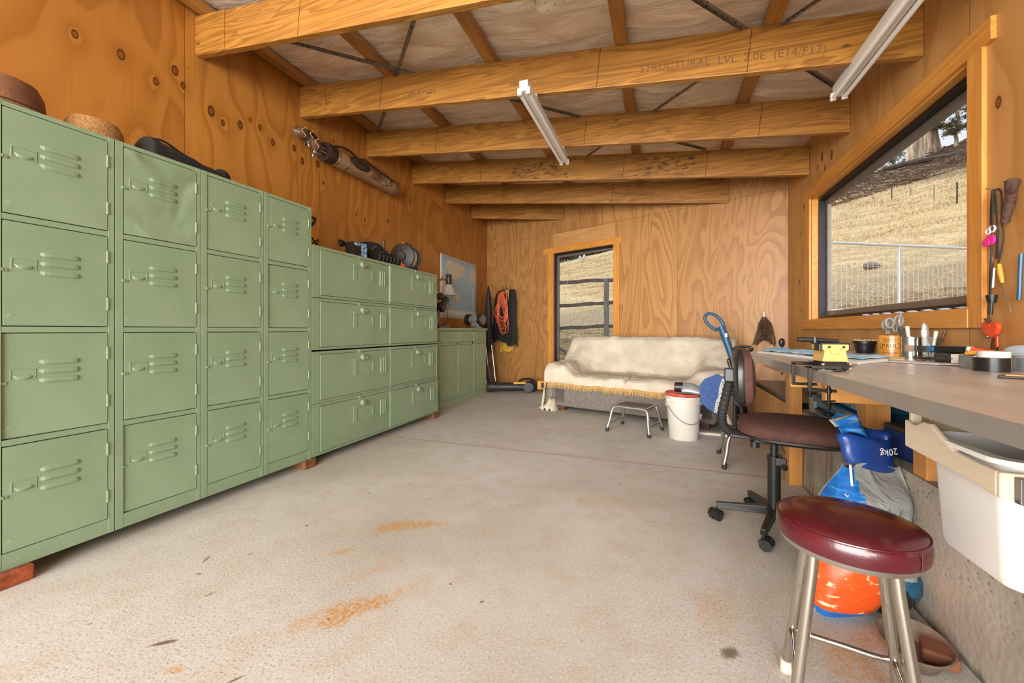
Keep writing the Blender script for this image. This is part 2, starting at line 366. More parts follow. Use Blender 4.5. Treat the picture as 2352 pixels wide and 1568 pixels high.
# low concrete nib the right wall stands on
n = NT('rough_concrete'); co = n.co(); x, y, z = n.sep(co)[:3]
a1 = n.noise(co, 3, 5); a2 = n.voro(co, 48); a3 = n.noise(n.comb(n.math('MULTIPLY', x, 30), n.math('MULTIPLY', y, 30), n.math('MULTIPLY', z, 4)), 1, 3)
col = n.ramp(a1, [(.3, lin('8f8475')), (.7, lin('b3a896'))])
col = n.mix(n.math('MULTIPLY', n.mr(a3, .5, .7), n.mr(y, 1.9, 2.6)), col, lin('7d5f42'))
band = n.math('MULTIPLY', n.mr(a2, .1, .28, 1, 0), n.math('MULTIPLY', n.mr(n.noise(co, 6, 2), .40, .5), n.mr(z, .16, .30)))
col = n.mix(n.math('MULTIPLY', band, .75), col, lin('4a4038'))
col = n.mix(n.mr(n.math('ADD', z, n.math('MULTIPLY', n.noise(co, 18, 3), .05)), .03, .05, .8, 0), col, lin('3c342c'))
n.bump(n.math('ADD', a2, n.math('MULTIPLY', a3, .5)), .3, .004); nib_m = n.fin(col, .85)
mb = MB(); mb.box(.857, XR + .2, -1.6, 3.16, -.1, .48)
tagset(obj('wall_nib_right', mb, nib_m), kind='structure')

# trims
tr = timber('window_trim_pine', 'd99746', 'a65f18', 2, 30, .4, .35); trh = timber('window_trim_pine_long', 'd99746', 'a65f18', 1, 30, .4, .35)
mb = MB(); mb.box(XR - .018, XR, WY0 - .095, WY0, WZ0 - .09, WZ1 + .02); mb.box(XR - .018, XR, WY1, WY1 + .12, WZ0, WZ1 + .0)
tagset(obj('trim_1', mb, tr, bevel=.002), kind='structure')
mb = MB(); mb.box(XR - .02, XR, WY0 - .15, WY1 + .15, WZ1, WZ1 + .10); mb.box(XR - .022, XR, WY0 - .01, WY1 + .20, WZ0 - .09, WZ0); mb.box(XR, XR + .06, WY0, WY1, WZ0 - .02, WZ0 + .004)
mb.box(XR, XR + .06, WY0, WY1, WZ1 - .012, WZ1 + .01); mb.box(XR, XR + .06, WY1 - .015, WY1 + .01, WZ0, WZ1); mb.box(XR, XR + .06, WY0 - .01, WY0 + .012, WZ0, WZ1)
tagset(obj('trim_2', mb, trh, bevel=.002), kind='structure')
mb = MB(); mb.box(T0 - .075, T0, -.018, 0, 0.0, BZ1 + .01, bm_); mb.box(T1, T1 + .09, -.018, 0, 0.0, BZ1 + .01, bm_)
mb.box(T0 - .005, T0 + .012, 0, .06, BZ0, BZ1, bm_); mb.box(T1 - .012, T1 + .005, 0, .06, BZ0, BZ1, bm_)
tagset(obj('trim_3', mb, tr, bevel=.002), kind='structure')
mb = MB(); mb.box(T0 - .17, T1 + .13, -.02, 0, BZ1, BZ1 + .095, bm_)
tagset(obj('trim_4', mb, timber('window_trim_pine_head', 'd99746', 'a65f18', 0, 30, .4, .35), bevel=.002), kind='structure')
mb = MB(); mb.box(T0 + .03, T1 + .02, -.006, 0, BZ1 + .1, 2.59, bm_)
tagset(obj('trim_5', mb, plymat('plywood_offcut', 'd3a468', 'a06c34', tuple(BD[:2]), [], (.5, 1.5), 40, .4, 9, 0, False)), kind='structure')

# windows: dark aluminium frames, grey outer flange, clear glass
blk = M('black_aluminium', '1b1512', .45, .3); gry = M('grey_aluminium', '77726c', .5, .4)
gl = NT('window_glass'); mixs = gl.t.nodes.new('ShaderNodeMixShader'); tp = gl.t.nodes.new('ShaderNodeBsdfTransparent'); gs = gl.t.nodes.new('ShaderNodeBsdfGlossy')
gs.inputs['Roughness'].default_value = .03; fr = gl.t.nodes.new('ShaderNodeFresnel'); fr.inputs[0].default_value = 1.35
mixs.inputs[0].default_value = .05; gl.t.links.new(tp.outputs[0], mixs.inputs[1]); gl.t.links.new(gs.outputs[0], mixs.inputs[2]); gl.t.links.new(mixs.outputs[0], gl.out.inputs[0])
glass = gl.m
def rect_frame(mb, a0, a1, b0, b1, w, d0, d1, mat):
    mb.box(a0, a0 + w, d0, d1, b0, b1, mat); mb.box(a1 - w, a1, d0, d1, b0, b1, mat); mb.box(a0 + w, a1 - w, d0, d1, b0, b0 + w, mat); mb.box(a0 + w, a1 - w, d0, d1, b1 - w, b1, mat)
rb = basis((XR, 0, 0), (0, 1, 0), (1, 0, 0), (0, 0, 1))
w1 = tagset(bpy.data.objects.new('window_1', None), kind='structure'); COL.objects.link(w1)
mb = MB(); rect_frame(mb, WY0 + .01, WY1 - .013, WZ0 + .003, WZ1 - .01, .028, .05, .10, rb); obj('window_frame', mb, blk, w1)
mb = MB(); rect_frame(mb, WY0 + .03, WY1 - .03, WZ0 + .02, WZ1 - .03, .055, .10, .13, rb); obj('outer_flange', mb, gry, w1)
mb = MB(); mb.box(WY0 + .03, WY1 - .03, .085, .089, WZ0 + .02, WZ1 - .03, rb); obj('window_pane', mb, glass, w1)
w2 = tagset(bpy.data.objects.new('window_2', None), kind='structure'); COL.objects.link(w2)
mb = MB(); rect_frame(mb, T0 + .012, T1 - .012, BZ0, BZ1, .022, .05, .10, bm_); obj('window_frame', mb, blk, w2)
mb = MB(); rect_frame(mb, T0 + .03, T1 - .02, BZ0 + .02, BZ1 - .02, .035, .10, .13, bm_); obj('outer_flange', mb, gry, w2)
mb = MB(); mb.box(T0 + .03, T1 - .03, .085, .089, BZ0 + .02, BZ1 - .02, bm_); obj('window_pane', mb, glass, w2)

# roof: crinkled foil insulation hanging over the purlins
n = NT('foil_insulation'); co = n.co(); x, y, z = n.sep(co)[:3]
st = n.noise(n.comb(n.math('MULTIPLY', x, 2.2), n.math('MULTIPLY', y, 9), 0.0), 1, 5, 1.2, .6); mi = n.noise(co, 90, 3)
col = n.ramp(st, [(.3, lin('cdb497')), (.55, lin('e6d5bd')), (.72, lin('faf3e8'))])
n.bump(n.math('ADD', st, n.math('MULTIPLY', mi, .12)), .75, .02)
foil = n.fin(col, n.mr(mi, .3, .7, .36, .5), .12)
def foilz(px, py):
    cell = (px + 3.125) / 0.93; fx = cell - math.floor(cell)
    sag = .035 * math.sin(PI * fx) + .012 * nz(px * 2.1, py * 5.5, 3) + .006 * nz(px * 7, py * 16, 1)
    return roofz(px) + .078 - sag + .012
mb = MB(); mb.grid(70, 130, lambda u, v: (XL - .05 + u * 4.62, -1.6 + v * 8.85, foilz(XL - .05 + u * 4.62, -1.6 + v * 8.85)))
tagset(obj('ceiling', mb, foil, smooth=True), kind='structure')
mb = MB(); mb.box(-.1, 4.75, -1.9, 7.5, .16, .2)
mb.xf(basis((XL, 0, 3.245), Vector((1, 0, -.1049)).normalized(), (0, 1, 0), Vector((.1049, 0, 1)).normalized()))
tagset(obj('ceiling_roofing', mb, M('roof_steel', '8b8d8a', .5, .6)), kind='structure')

# rafters
RY = [1.97, 2.865, 3.77, 4.665, 5.57, 6.47]
raf = timber('lvl_rafter', 'b07a33', '714413', 0, 60, .42, .7, .7)
lab = ['nearest rafter, bright yellowish under-face and a butt joint near the wall', 'second rafter from the camera with stencilled grade lettering', 'third rafter with scattered dark knots, meeting the side wall above the window',
       'fourth rafter with black smudge marks along its middle', 'fifth rafter with a dark stain near its short end', 'shortest rafter, in the corner against the end wall']
inkm = M('grey_stencil_ink', '7a5226', .7)
stain = NT('rafter_smudge'); 
def inkmat():
    s = NT('black_smudge'); c = s.co(); f = s.noise(s.comb(s.math('MULTIPLY', s.sep(c)[0], 14), 0, s.math('MULTIPLY', s.sep(c)[2], 40)), 1, 5, .5, .7)
    a = s.mr(f, .52, .62); s.put(s.b.inputs['Alpha'], s.math('MULTIPLY', a, .7)); return s.fin(lin('33200f'), .7)
for i, yy in enumerate(RY):
    xe = XR if i < 4 else (XL + (CY - yy) * 2.5) - .01
    T = .022
    mb = MB(); zt = roofz; dz = .278
    def beam(xa, xb):
        mb.add([(xa, yy - T, zt(xa) - dz), (xb, yy - T, zt(xb) - dz), (xb, yy - T, zt(xb)), (xa, yy - T, zt(xa)), (xa, yy + T, zt(xa) - dz), (xb, yy + T, zt(xb) - dz), (xb, yy + T, zt(xb)), (xa, yy + T, zt(xa))],
               [(0, 1, 2, 3), (7, 6, 5, 4), (0, 4, 5, 1), (3, 2, 6, 7), (0, 3, 7, 4), (1, 5, 6, 2)])
    beam(XL + .002, xe - .002)
    r_ = thing('roof_rafter', 'laminated timber roof ' + lab[i], 'beam', (0, 0, 0), group='roof rafters')
    obj('beam', mb, raf, r_, bevel=.003)
    sp = MB(); sl = -.1049                                       # packer board nailed on the face at the wall end
    w = .30 if i < 2 else .26
    for (xa, xb) in ((XL + .004, XL + w),):
        sp.add([(xa, yy - T - .006, zt(xa) - dz + .004), (xb, yy - T - .006, zt(xb) - dz + .004), (xb, yy - T - .006, zt(xb) - .002), (xa, yy - T - .006, zt(xa) - .002),
                (xa, yy - T, zt(xa) - dz + .004), (xb, yy - T, zt(xb) - dz + .004), (xb, yy - T, zt(xb) - .002), (xa, yy - T, zt(xa) - .002)],
               [(0, 1, 2, 3), (7, 6, 5, 4), (0, 4, 5, 1), (3, 2, 6, 7), (0, 3, 7, 4), (1, 5, 6, 2)])
    obj('end_packer', sp, raf, r_)
    fx = basis((0, yy - T, 0), Vector((1, 0, sl)).normalized(), Vector((-sl, 0, 1)).normalized(), (0, -1, 0))
    def onface(mb2, x0, dn):                                     # x along the face, dn = below the top edge
        m2 = Matrix.Translation(Vector((x0, yy - T - .0006, roofz(x0) - dn))) @ basis((0, 0, 0), Vector((1, 0, sl)).normalized(), Vector((-sl, 0, 1)).normalized(), (0, -1, 0)); return mb2.xf(m2)
    if i == 1:
        obj('lettering', onface(text_mesh('STRUCTURAL  LVL. 2.0E  (E14/F17)', .070), -.13, .205), inkm, r_, label='stencilled grade lettering')
        obj('lettering', onface(text_mesh('090 75 M2 SG', .045), -1.06, .20), inkm, r_, label='small stencilled lettering')
        obj('lettering', onface(text_mesh('090 75 M2 SG', .045), -1.95, .19), inkm, r_, label='small stencilled lettering')
    if i == 3:
        g = MB(); g.add([(0, 0, 0), (.62, 0, 0), (.62, .2, 0), (0, .2, 0)], [(0, 1, 2, 3)]); obj('smudge', onface(g, -.28, .25), inkmat(), r_)
        g = MB(); g.add([(0, 0, 0), (.7, 0, 0), (.7, .2, 0), (0, .2, 0)], [(0, 1, 2, 3)]); obj('smudge', onface(g, -1.7, .25), inkmat(), r_)
    for q in (-2.2, -.6, .55):
        g = MB()
        q2 = q + .35 * nz(i * 3.3, q)
        if q2 < xe - .2: g.box(0, .004, 0, .27, -.0005, 0.0004, Matrix.Translation(Vector((q2, yy - T - .0006, roofz(q2) - .275))) @ basis((0, 0, 0), Vector((1, 0, sl)).normalized(), Vector((-sl, 0, 1)).normalized(), (0, -1, 0)))
        if g.v: obj('scarf_joint', g, M('dark_glue_line', '4a2610', .8), r_)
# purlins on top of the rafters
pm = timber('purlin_pine', 'b07a3a', '7f4e1e', 1, 26, .5, .4, .5)
for k, px in enumerate((-3.03, -2.15, -1.22, -.25, .64)):
    ye = CY - (px - XL) / 2.5 - .02
    mb = MB(); mb.box(px - .042, px + .042, -1.6, ye, 0.001, .062); mb.v = [(a, b, c_ + roofz(a)) for a, b, c_ in mb.v]
    solo('roof_purlin', mb, pm, ['pine roof batten lying along the top of the locker-side wall', 'pine roof batten second from the locker-side wall', 'pine roof batten above the hanging tube light', 'pine roof batten crossing above the room centre', 'pine roof batten nearest the big window side'][k], 'batten', 'roof battens', bevel=.002)
# galvanised brace straps
sm_ = NT('perforated_strap'); c = sm_.co(); hv = sm_.voro(sm_.vm('MULTIPLY', c, (1, 1, 1)), 45)
strap_m = sm_.fin(sm_.mix(sm_.mr(hv, .2, .3, 1, 0), lin('8f8578'), lin('2b2620')), .45, .7)
for k, (a, b) in enumerate(STRAPS):
    A = Vector((a[0], a[1], roofz(a[0]) - .006)); B_ = Vector((b[0], b[1], roofz(b[0]) - .006)); d = (B_ - A); L = d.length; d.normalize()
    nrm = Vector((.1049, 0, 1)).normalized(); sd = nrm.cross(d)
    mb = MB(); mb.box(0, L, -.015, .015, -.0015, .0015); mb.box(0, L, .013, .015, -.015, 0)
    mb.xf(basis(A, d, sd, nrm))
    solo('brace_strap', mb, strap_m, STRAPL[k], 'strap', 'roof brace straps')
# ------------------------------------------------------------ green lockers along the left wall
n = NT('green_locker_paint'); co = n.co(); f1 = n.noise(co, 3.5, 5); f2 = n.noise(co, 160, 2)
col = n.ramp(f1, [(.3, lin('7b8f70')), (.7, lin('86997b'))])
sp_ = n.noise(co, 11, 6, 0, .7); col = n.mix(n.mr(sp_, .66, .72, 0, .5), col, lin('a9b496'))
n.bump(n.math('ADD', n.math('MULTIPLY', f2, .3), n.noise(co, 5, 2)), .12, .006)
green = n.fin(col, .42)
n = NT('green_dented_paint'); co = n.co(); f1 = n.noise(co, 3.5, 5); col = n.ramp(f1, [(.3, lin('7b8f70')), (.7, lin('86997b'))])
n.bump(n.noise(co, 4.2, 1.5, .6), .9, .03); green_d = n.fin(col, .40)
dark_in = M('locker_shadow_seam', '3a4030', .8); chrome = M('worn_chrome', 'b9b4ac', .22, .95, .03); rust = M('rusty_brick', '8a4220', .9, 0, .3, 30, .5)

def louver(mb, a0, a1, b, h, vert=False, xo=0.0):
    """pressed louvre: a raised half-round with tapered ends"""
    N = 10; pts = []
    for i in range(N + 1):
        u = i / N; e = min(1, min(u, 1 - u) * 7) ** .5
        for k in range(5):
            t = k / 4; w = (t - .5) * h * (.55 + .45 * e); d = .0075 * e * math.sin(PI * min(1, t * 1.0)) ** .6 if 0 < t < 1 else 0
            if vert: pts.append((xo + d, b + w, a0 + (a1 - a0) * u))
            else: pts.append((xo + d, a0 + (a1 - a0) * u, b - w))
    mb.add(pts, [(i * 5 + k, i * 5 + k + 1, (i + 1) * 5 + k + 1, (i + 1) * 5 + k) for i in range(N) for k in range(4)])

def v_locker(y0, label, ajar, dent=False):
    t = thing('locker', label, 'locker', (-2.40, y0, .06), 0, 'tall lockers')
    Wd, Hh = .3775, 1.835
    rows = [(.070, .482), (.513, .927), (.958, 1.370), (1.401, 1.812)]
    mb = MB(); mb.box(-.5, -.07, .0, Wd, 0, Hh)
    mb.box(-.07, 0, 0, .0305, 0, Hh); mb.box(-.07, 0, .3545, Wd, 0, Hh)
    zs = [0.0] + [v for r_ in rows for v in r_] + [Hh]
    for k in range(0, len(zs), 2): mb.box(-.07, -.001, .0305, .3545, zs[k] + (.0035 if k else 0), zs[k + 1] - (.0035 if k < len(zs) - 2 else 0))
    obj('locker_body', mb, green, t, bevel=.0015)
    for k, (a, b) in enumerate(rows):
        mb = MB(); mb.box(-.018, .0015, 0.0, -.318 + .636, a - a, b - a)
        ml = MB()
        for q in range(3): louver(mb, .100, .226, .61 * (b - a) + .038 * (1 - q) + .004, .026, False, .0015)
        d = obj('door', mb, green_d if (dent and k == 3) else green, t, bevel=.001)
        d.location = (0, .0335 + .316, a); ang = ajar[k]
        # hinge on the far side: door geometry shifted so its origin sits on the hinge line
        for v in d.data.vertices: v.co.y -= .316
        d.rotation_euler = (0, 0, R(-ang))
        mb = MB(); zc = .60 * (b - a); yc = -.316 + .056
        rect = [(yc - .037, yc + .037, zc - .022, zc + .022)]
        mb.box(.0015, .0032, yc - .036, yc - .032, zc - .022, zc + .022); mb.box(.0015, .0032, yc + .032, yc + .036, zc - .022, zc + .022)
        mb.box(.0015, .0032, yc - .032, yc + .032, zc + .018, zc + .022); mb.box(.0015, .0032, yc - .032, yc + .032, zc - .022, zc - .018)
        for i in range(6):
            u0 = i / 6; u1 = (i + 1) / 6
            w0 = -.026 + .052 * u0; w1 = -.026 + .052 * u1; s0 = math.sin(PI * u0) ** .5; s1 = math.sin(PI * u1) ** .5
            mb.add([(.002, yc + w0, zc - .002), (.002, yc + w1, zc - .002), (.002 + .008 * s1, yc + w1, zc - .006 - .008 * s1), (.002 + .008 * s0, yc + w0, zc - .006 - .008 * s0), (.002, yc + w0, zc - .014 - .01 * s0), (.002, yc + w1, zc - .014 - .01 * s1)],
                   [(0, 1, 2, 3), (3, 2, 5, 4)])
        obj('finger_pull', mb, green, d, bevel=.0007)
        mb = MB(); zc2 = .53 * (b - a); mb.cyl((-.004, -.316 - .006, zc2), (.009, -.316 - .006, zc2), .006, n=14); mb.box(.0, .006, -.318, -.305, zc2 - .006, zc2 + .004)
        obj('latch', mb, green, d, bevel=.0008)
        for hz in (.075, b - a - .12):
            mb = MB(); mb.cyl((.001, .002, hz), (.001, .002, hz + .055), .0042, n=8); mb.box(-.001, .0018, .0, .011, hz, hz + .055)
            obj('hinge', mb, green, d)
    return t
v_locker(.765, 'tall green four-door metal locker nearest the camera, brown hat on its top', (.2, 1.8, .15, .2))
v_locker(1.1455, 'tall green four-door locker with a buckled dented top door', (1.6, .3, .4, .5), True)
v_locker(1.5255, 'tall green four-door locker third along, beside the black bag on top', (.4, .5, .6, .9))
v_locker(1.906, 'tall green four-door locker last in the upright row beside the sideways lockers', (.3, .6, 1.6, .5))

def h_locker(z0, label, skew, ajar):
    t = thing('locker', label, 'locker', (-2.40, 2.288, z0), skew, 'lockers lying on their sides')
    L, Hh = 1.772, .388
    mb = MB(); mb.box(-.5, -.022, 0, L, 0, Hh); mb.box(-.022, 0, 0, .072, 0, Hh); mb.box(-.022, 0, .912, .919, 0, Hh); mb.box(-.022, 0, L - .004, L, 0, Hh)
    mb.box(-.022, -.001, .072, L, 0, .018); mb.box(-.022, -.001, .072, L, Hh - .022, Hh)
    obj('locker_body', mb, green, t, bevel=.002)
    for q, (a, b) in enumerate(((.075, .909), (.922, L - .007))):
        w = b - a; mb = MB(); mb.box(-.018, .0025, 0, w, 0, Hh - .046)
        for k in range(3): louver(mb, .13, .285, w - (.155, .123, .091)[k] + (-.03 if q else 0) + .03, .021, True, .0025)
        d = obj('door', mb, green, t, bevel=.0012); d.location = (0, a, .021); d.rotation_euler = (0, R(-.0), R(ajar[q]))
        kx = .47 if q == 0 else .46
        mb = MB(); mb.cyl((.002, kx, .295), (.012, kx, .295), .030, .029, n=24); mb.cyl((.012, kx, .295), (.020, kx, .295), .024, .021, n=24)
        obj('lock_boss', mb, green, d, smooth=True)
        mb = MB(); mb.cyl((.02, kx + .004, .293), (.040, kx + .004, .293), .0135, .012, n=18); mb.cyl((.04, kx + .004, .293), (.043, kx + .004, .293), .008, n=12)
        obj('lock_knob', mb, chrome, d, smooth=True, label='small chrome lock knob')
        mb = MB(); mb.box(.0025, .0065, kx - .115, kx - .075, .150, .285); mb.box(.0065, .009, kx - .115, kx - .04, .262, .285); mb.cyl((.006, kx - .093, .165), (.010, kx - .093, .165), .006, n=10)
        obj('hasp_plate', mb, green, d, bevel=.001)
        mb = MB(); sx_ = w - .245 + (-.0 if q else 0); mb.box(.0025, .0055, sx_, sx_ + .022, .165, .25); mb.box(.0055, .0065, sx_ + .004, sx_ + .018, .172, .243)
        obj('card_holder', mb, green, d)
        mb = MB(); mb.box(-.002, .006, kx - .06, kx - .02, Hh - .046, Hh - .036); mb.box(.0, .008, kx - .05, kx - .03, Hh - .05, Hh - .03)
        obj('strike', mb, green, d)
    return t
h_locker(.062, 'bottom locker of the four green lockers lying on their sides, far door ajar', 0, (.4, -1.1))
h_locker(.452, 'green locker lying on its side, second up from the floor', 0, (.2, .3))
h_locker(.852, 'green locker lying on its side, second from the top', R(.12), (.3, -.6))
h_locker(1.244, 'topmost green sideways locker, carrying the tool bag and cable reel', 0, (.9, .1))
mb = MB(); mb.box(-2.9, -2.45, 2.30, 2.34, .842, .852); mb.box(-2.9, -2.45, 3.98, 4.02, .842, .852)
solo('packing_strip', mb, M('old_timber', '5d452c', .9), 'thin timber strips packing between two sideways green lockers', 'packer')
# packers that the lockers stand on
mats_ = [rust, M('brown_block', '6f4526', .9, 0, .3, 30)]
for i, (yy, xx, m, lb) in enumerate(((.765, -2.42, 0, 'crumbling orange brick under the near corner of the first locker'), (2.20, -2.43, 1, 'brown timber packer under the last upright locker'), (3.98, -2.44, 1, 'brown timber packer under the far end of the sideways lockers'),
                                    (1.48, -2.6, 1, 'brown timber packer under the middle of the upright lockers'), (2.9, -2.7, 1, 'brown timber packer under the middle of the sideways lockers'), (1.05, -2.85, 1, 'brown timber packer against the wall under the lockers'))):
    mb = MB(); mb.box(-.11, .11, -.05, .05, 0, .06)
    for k, v in enumerate(mb.v): mb.v[k] = (v[0] + .01 * nz(k, i), v[1] + .012 * nz(i, k), v[2])
    o = solo('brick' if m == 0 else 'timber_block', mb, mats_[m], lb, 'block', bevel=.006); o.location = (xx - .06, yy + .06, 0)

# ------------------------------------------------------------ low green cabinet
gc = thing('cabinet', 'low green wooden cabinet with three drawers above three doors, grinder on top', 'cabinet', (-2.62, 4.43, 0), 0)
gpaint = M('green_cabinet_paint', '93a57f', .45, 0, .06, 6)
Lc = 1.535
mb = MB(); mb.box(-.48, -.018, 0.005, Lc - .005, 0, 1.0); mb.box(-.018, 0, .005, .055, 0, 1.0); mb.box(-.018, 0, Lc - .03, Lc - .005, 0, 1.0)
mb.box(-.018, 0, .055, Lc - .03, 0, .075); mb.box(-.018, 0, .055, Lc - .03, .80, .835); mb.box(-.018, 0, .055, Lc - .03, .982, 1.0)
dx = [(.060, .535), (.565, 1.005), (1.05, 1.505)]
for q in (0, 1): mb.box(-.018, 0, dx[q][1] + .003, dx[q + 1][0] - .003, .075, 1.0)
obj('carcass', mb, gpaint, gc, bevel=.002)
mb = MB(); mb.box(-.49, .022, -.012, Lc + .012, 1.0, 1.03); obj('cabinet_top', mb, gpaint, gc, bevel=.004)
for q, (a, b) in enumerate(dx):
    mb = MB(); mb.box(-.016, .004, a, b, .838, .979); d = obj('drawer', mb, gpaint, gc, bevel=.003)
    mb = MB(); mc = (a + b) / 2
    mb.ball((.016, mc, .915), (.016, .034, .012), 14, 8); mb.cyl((.002, mc, .915), (.012, mc, .915), .01, n=10); obj('drawer_pull', mb, gpaint, d, smooth=True)
    mb = MB(); mb.box(-.016, .004, 0, b - a, 0, .717); e = obj('door', mb, gpaint, gc, bevel=.003); e.location = (0, a, .079); e.rotation_euler = (0, 0, R((.3, .0, -.8)[q]))
    hx = (b - a - .03) if q < 2 else .03
    mb = MB(); mb.cyl((.004, hx, .36), (.02, hx, .36), .006, n=10); mb.box(.012, .02, hx - .03, hx + .02, .352, .368); obj('turn_catch', mb, gpaint, e, bevel=.001)
    hy = .0 if q == 0 else (0.0 if q == 1 else b - a)
    for hz in (.1, .6):
        mb = MB(); mb.cyl((.006, hy, hz - .03), (.006, hy, hz + .03), .005, n=8); mb.box(.003, .006, hy - .012, hy + .012, hz - .03, hz + .03); obj('hinge', mb, gpaint, e)

# ------------------------------------------------------------ hats and bags above the lockers
felt = M('brown_felt', '7b5232', .9, 0, .2, 14, .3, 90); band_m = M('dark_hat_band', '3c2415', .8)
def hat(name, label, loc, rx, ry, hh, brim, m, bandm=None, rz=0, kind='hat', curl=.02):
    t = thing(name, label, kind, loc, rz)
    prof = [(1.0, 0), (.97, .35 * hh), (.92, .7 * hh), (.78, .93 * hh), (.5, hh), (.12, hh * .96)]
    mb = MB(); mb.lathe([(r_ * rx, z) for r_, z in prof], n=36, sx=1, sy=ry / rx); 
    obj('crown', mb, m, t, smooth=True)
    mb = MB(); mb.grid(48, 6, lambda u, v: ((rx + (brim * v)) * math.cos(2 * PI * u), (ry + brim * v) * math.sin(2 * PI * u), .004 + curl * v * v * (math.cos(4 * PI * u + 1) * .5 + .3)))
    obj('brim', mb, m, t, smooth=True, solid=.004)
    if bandm:
        mb = MB(); mb.lathe([(rx * 1.012, .004), (rx * 1.0, .32 * hh)], n=36, sy=ry / rx, caps=False); obj('hat_band', mb, bandm, t, smooth=True, solid=.002)
    return t
hat('felt_hat', 'brown felt hat with a darker band lying on the nearest locker', (-2.63, .87, 1.897), .115, .14, .175, .075, felt, band_m, .2)
straw = NT('woven_straw'); co = straw.co(); wv = straw.voro(straw.vm('MULTIPLY', co, (1, 1, 2.2)), 110)
straw.bump(wv, .6, .004); straw_m = straw.fin(straw.mix(straw.mr(wv, .1, .6), lin('6b4424'), lin('a97c48')), .85)
hat('straw_hat', 'brown woven straw hat between the felt hat and the black bag', (-2.62, 1.17, 1.897), .095, .115, .135, .07, straw_m, None, 0)
mb = MB()
for k in range(26):
    a = k / 26 * 1.6 - .3; x0 = -2.62 + .01 * nz(k); mb.tube([(x0, 1.22 + .012 * math.cos(k), 1.90), (x0 + .02 * nz(k, 3), 1.27 + .03 * nz(k, 2), 1.965 + .012 * nz(k, 9)), (x0 + .01 * nz(k, 5), 1.345 + .02 * nz(k, 7), 1.925 + .01 * nz(k, 8)), (x0, 1.385 + .01 * nz(k, 1), 1.898)], .0035, 5)
solo('straw_bundle', mb, M('dry_straw', 'b88047', .8, 0, .15), 'loose sheaf of tan straw lying on locker beside the black bag', 'straw')
blkc = M('black_cloth', '17130f', .85, 0, .2, 20, .4, 80); blkp = M('black_plastic', '1c1b1a', .38)
t = thing('soft_bag', 'flat black soft bag on top of the upright lockers', 'bag', (-2.60, 1.33, 1.896))
mb = MB(); mb.grid(26, 14, lambda u, v: (-.12 + .24 * v, u * .40, .002 + max(0, (.150 * (1 - u * .55) + .012 * nz(u * 6, v * 4, 2)) * math.sin(PI * v) ** .35 * min(1, 12 * min(u, 1 - u)) ** .6)))
obj('bag_body', mb, blkc, t, smooth=True, solid=.003)
mb = MB(); mb.tube(smo([(.02, .03, .13), (.03, .1, .145), (.02, .2, .12), (.03, .33, .08)]), .006, 6); obj('strap', mb, blkc, t, smooth=True)
mb = MB(); mb.ball((0, .43, .055), (.05, .05, .054), 14, 8); solo('beanie', mb, blkc, 'small rounded black cap beside the flat black bag', 'cap', smooth=True).location = (-2.58, 1.325, 1.896)

# golf bag hung along the wall
gb = thing('golf_bag', 'old brown leather golf bag with clubs hung along the plywood wall', 'golf bag', (-3.02, 3.03, 2.71), 0)
lea = M('brown_leather', '6b4a33', .42, 0, .25, 16, .25, 60); lead = M('dark_leather', '33201a', .5, 0, .2, 20, .3, 60); tan = M('tan_canvas', '8c6b4a', .6, 0, .15, 20)
def yl(prof): 
    m_ = MB(); m_.lathe(prof, n=26, fn=lambda x, y, z: (x, z, y)); return m_
obj('bag_body', yl([(.0, .0), (.082, 0), (.086, .01), (.084, .3), (.08, .8), (.082, 1.05), (.084, 1.07), (.03, 1.075), (0, 1.075)]), tan, gb, smooth=True)
obj('bag_rim', yl([(.09, -.01), (.093, .02), (.088, .09), (.084, .1)]), lead, gb, smooth=True)
obj('bag_base', yl([(.084, 1.0), (.09, 1.02), (.09, 1.08), (.05, 1.095), (0, 1.095)]), lea, gb, smooth=True)
for q, yy in enumerate((.11, .235)): obj('metal_band', yl([(.0875, yy), (.0885, yy + .008), (.0875, yy + .016)]), chrome, gb, smooth=True)
mb = MB(); mb.ball((.075, .40, .02), (.035, .16, .055), 18, 10); obj('side_pocket', mb, lead, gb, smooth=True)
mb = MB(); mb.ball((.078, .63, -.005), (.03, .10, .05), 18, 10); obj('ball_pocket', mb, lea, gb, smooth=True)
mb = MB(); mb.tube(smo([(.02, .1, .09), (.02, .2, .125), (.02, .33, .13), (.02, .42, .095)]), .012, 8); obj('carry_handle', mb, lead, gb, smooth=True)
mb = MB(); mb.tube(smo([(.03, .42, .09), (.05, .5, .11), (.04, .6, .1), (.07, .8, .06), (.08, .95, .03)]), .012, 8); obj('shoulder_strap', mb, lead, gb, smooth=True)
mb = MB()
for q in range(9): mb.tube([(.0 + .012 * q - .05, -.02, .03 * math.sin(q)), (.01 * q - .045, .98, .045 * math.cos(q))], .001, 4)
mb = MB(); mb.box(.06, .094, .78, .81, -.06, -.03); mb.box(.06, .096, .86, .885, -.04, .03); obj('buckle', mb, chrome, gb, bevel=.003, label='bright metal buckle')
hp = [(.03, -.10, .02), (.05, -.16, -.035), (-.02, -.2, .03), (.045, -.22, .0), (.0, -.13, -.05)]
for q, (a, b, c_) in enumerate(hp):
    cl = MB(); cl.cyl((a * .8, .1, c_ * .8), (a, b, c_), .0055, n=8); s_ = obj('club_shaft', cl, chrome, gb, smooth=True)
    mb = MB(); mb.ball((a + .02, b - .012, c_ - .025), (.012, .022, .045), 12, 8, lambda p: Vector((p.x, p.y + p.z * .3, p.z))); obj('club_head', mb, chrome if q != 2 else lead, s_, smooth=True)
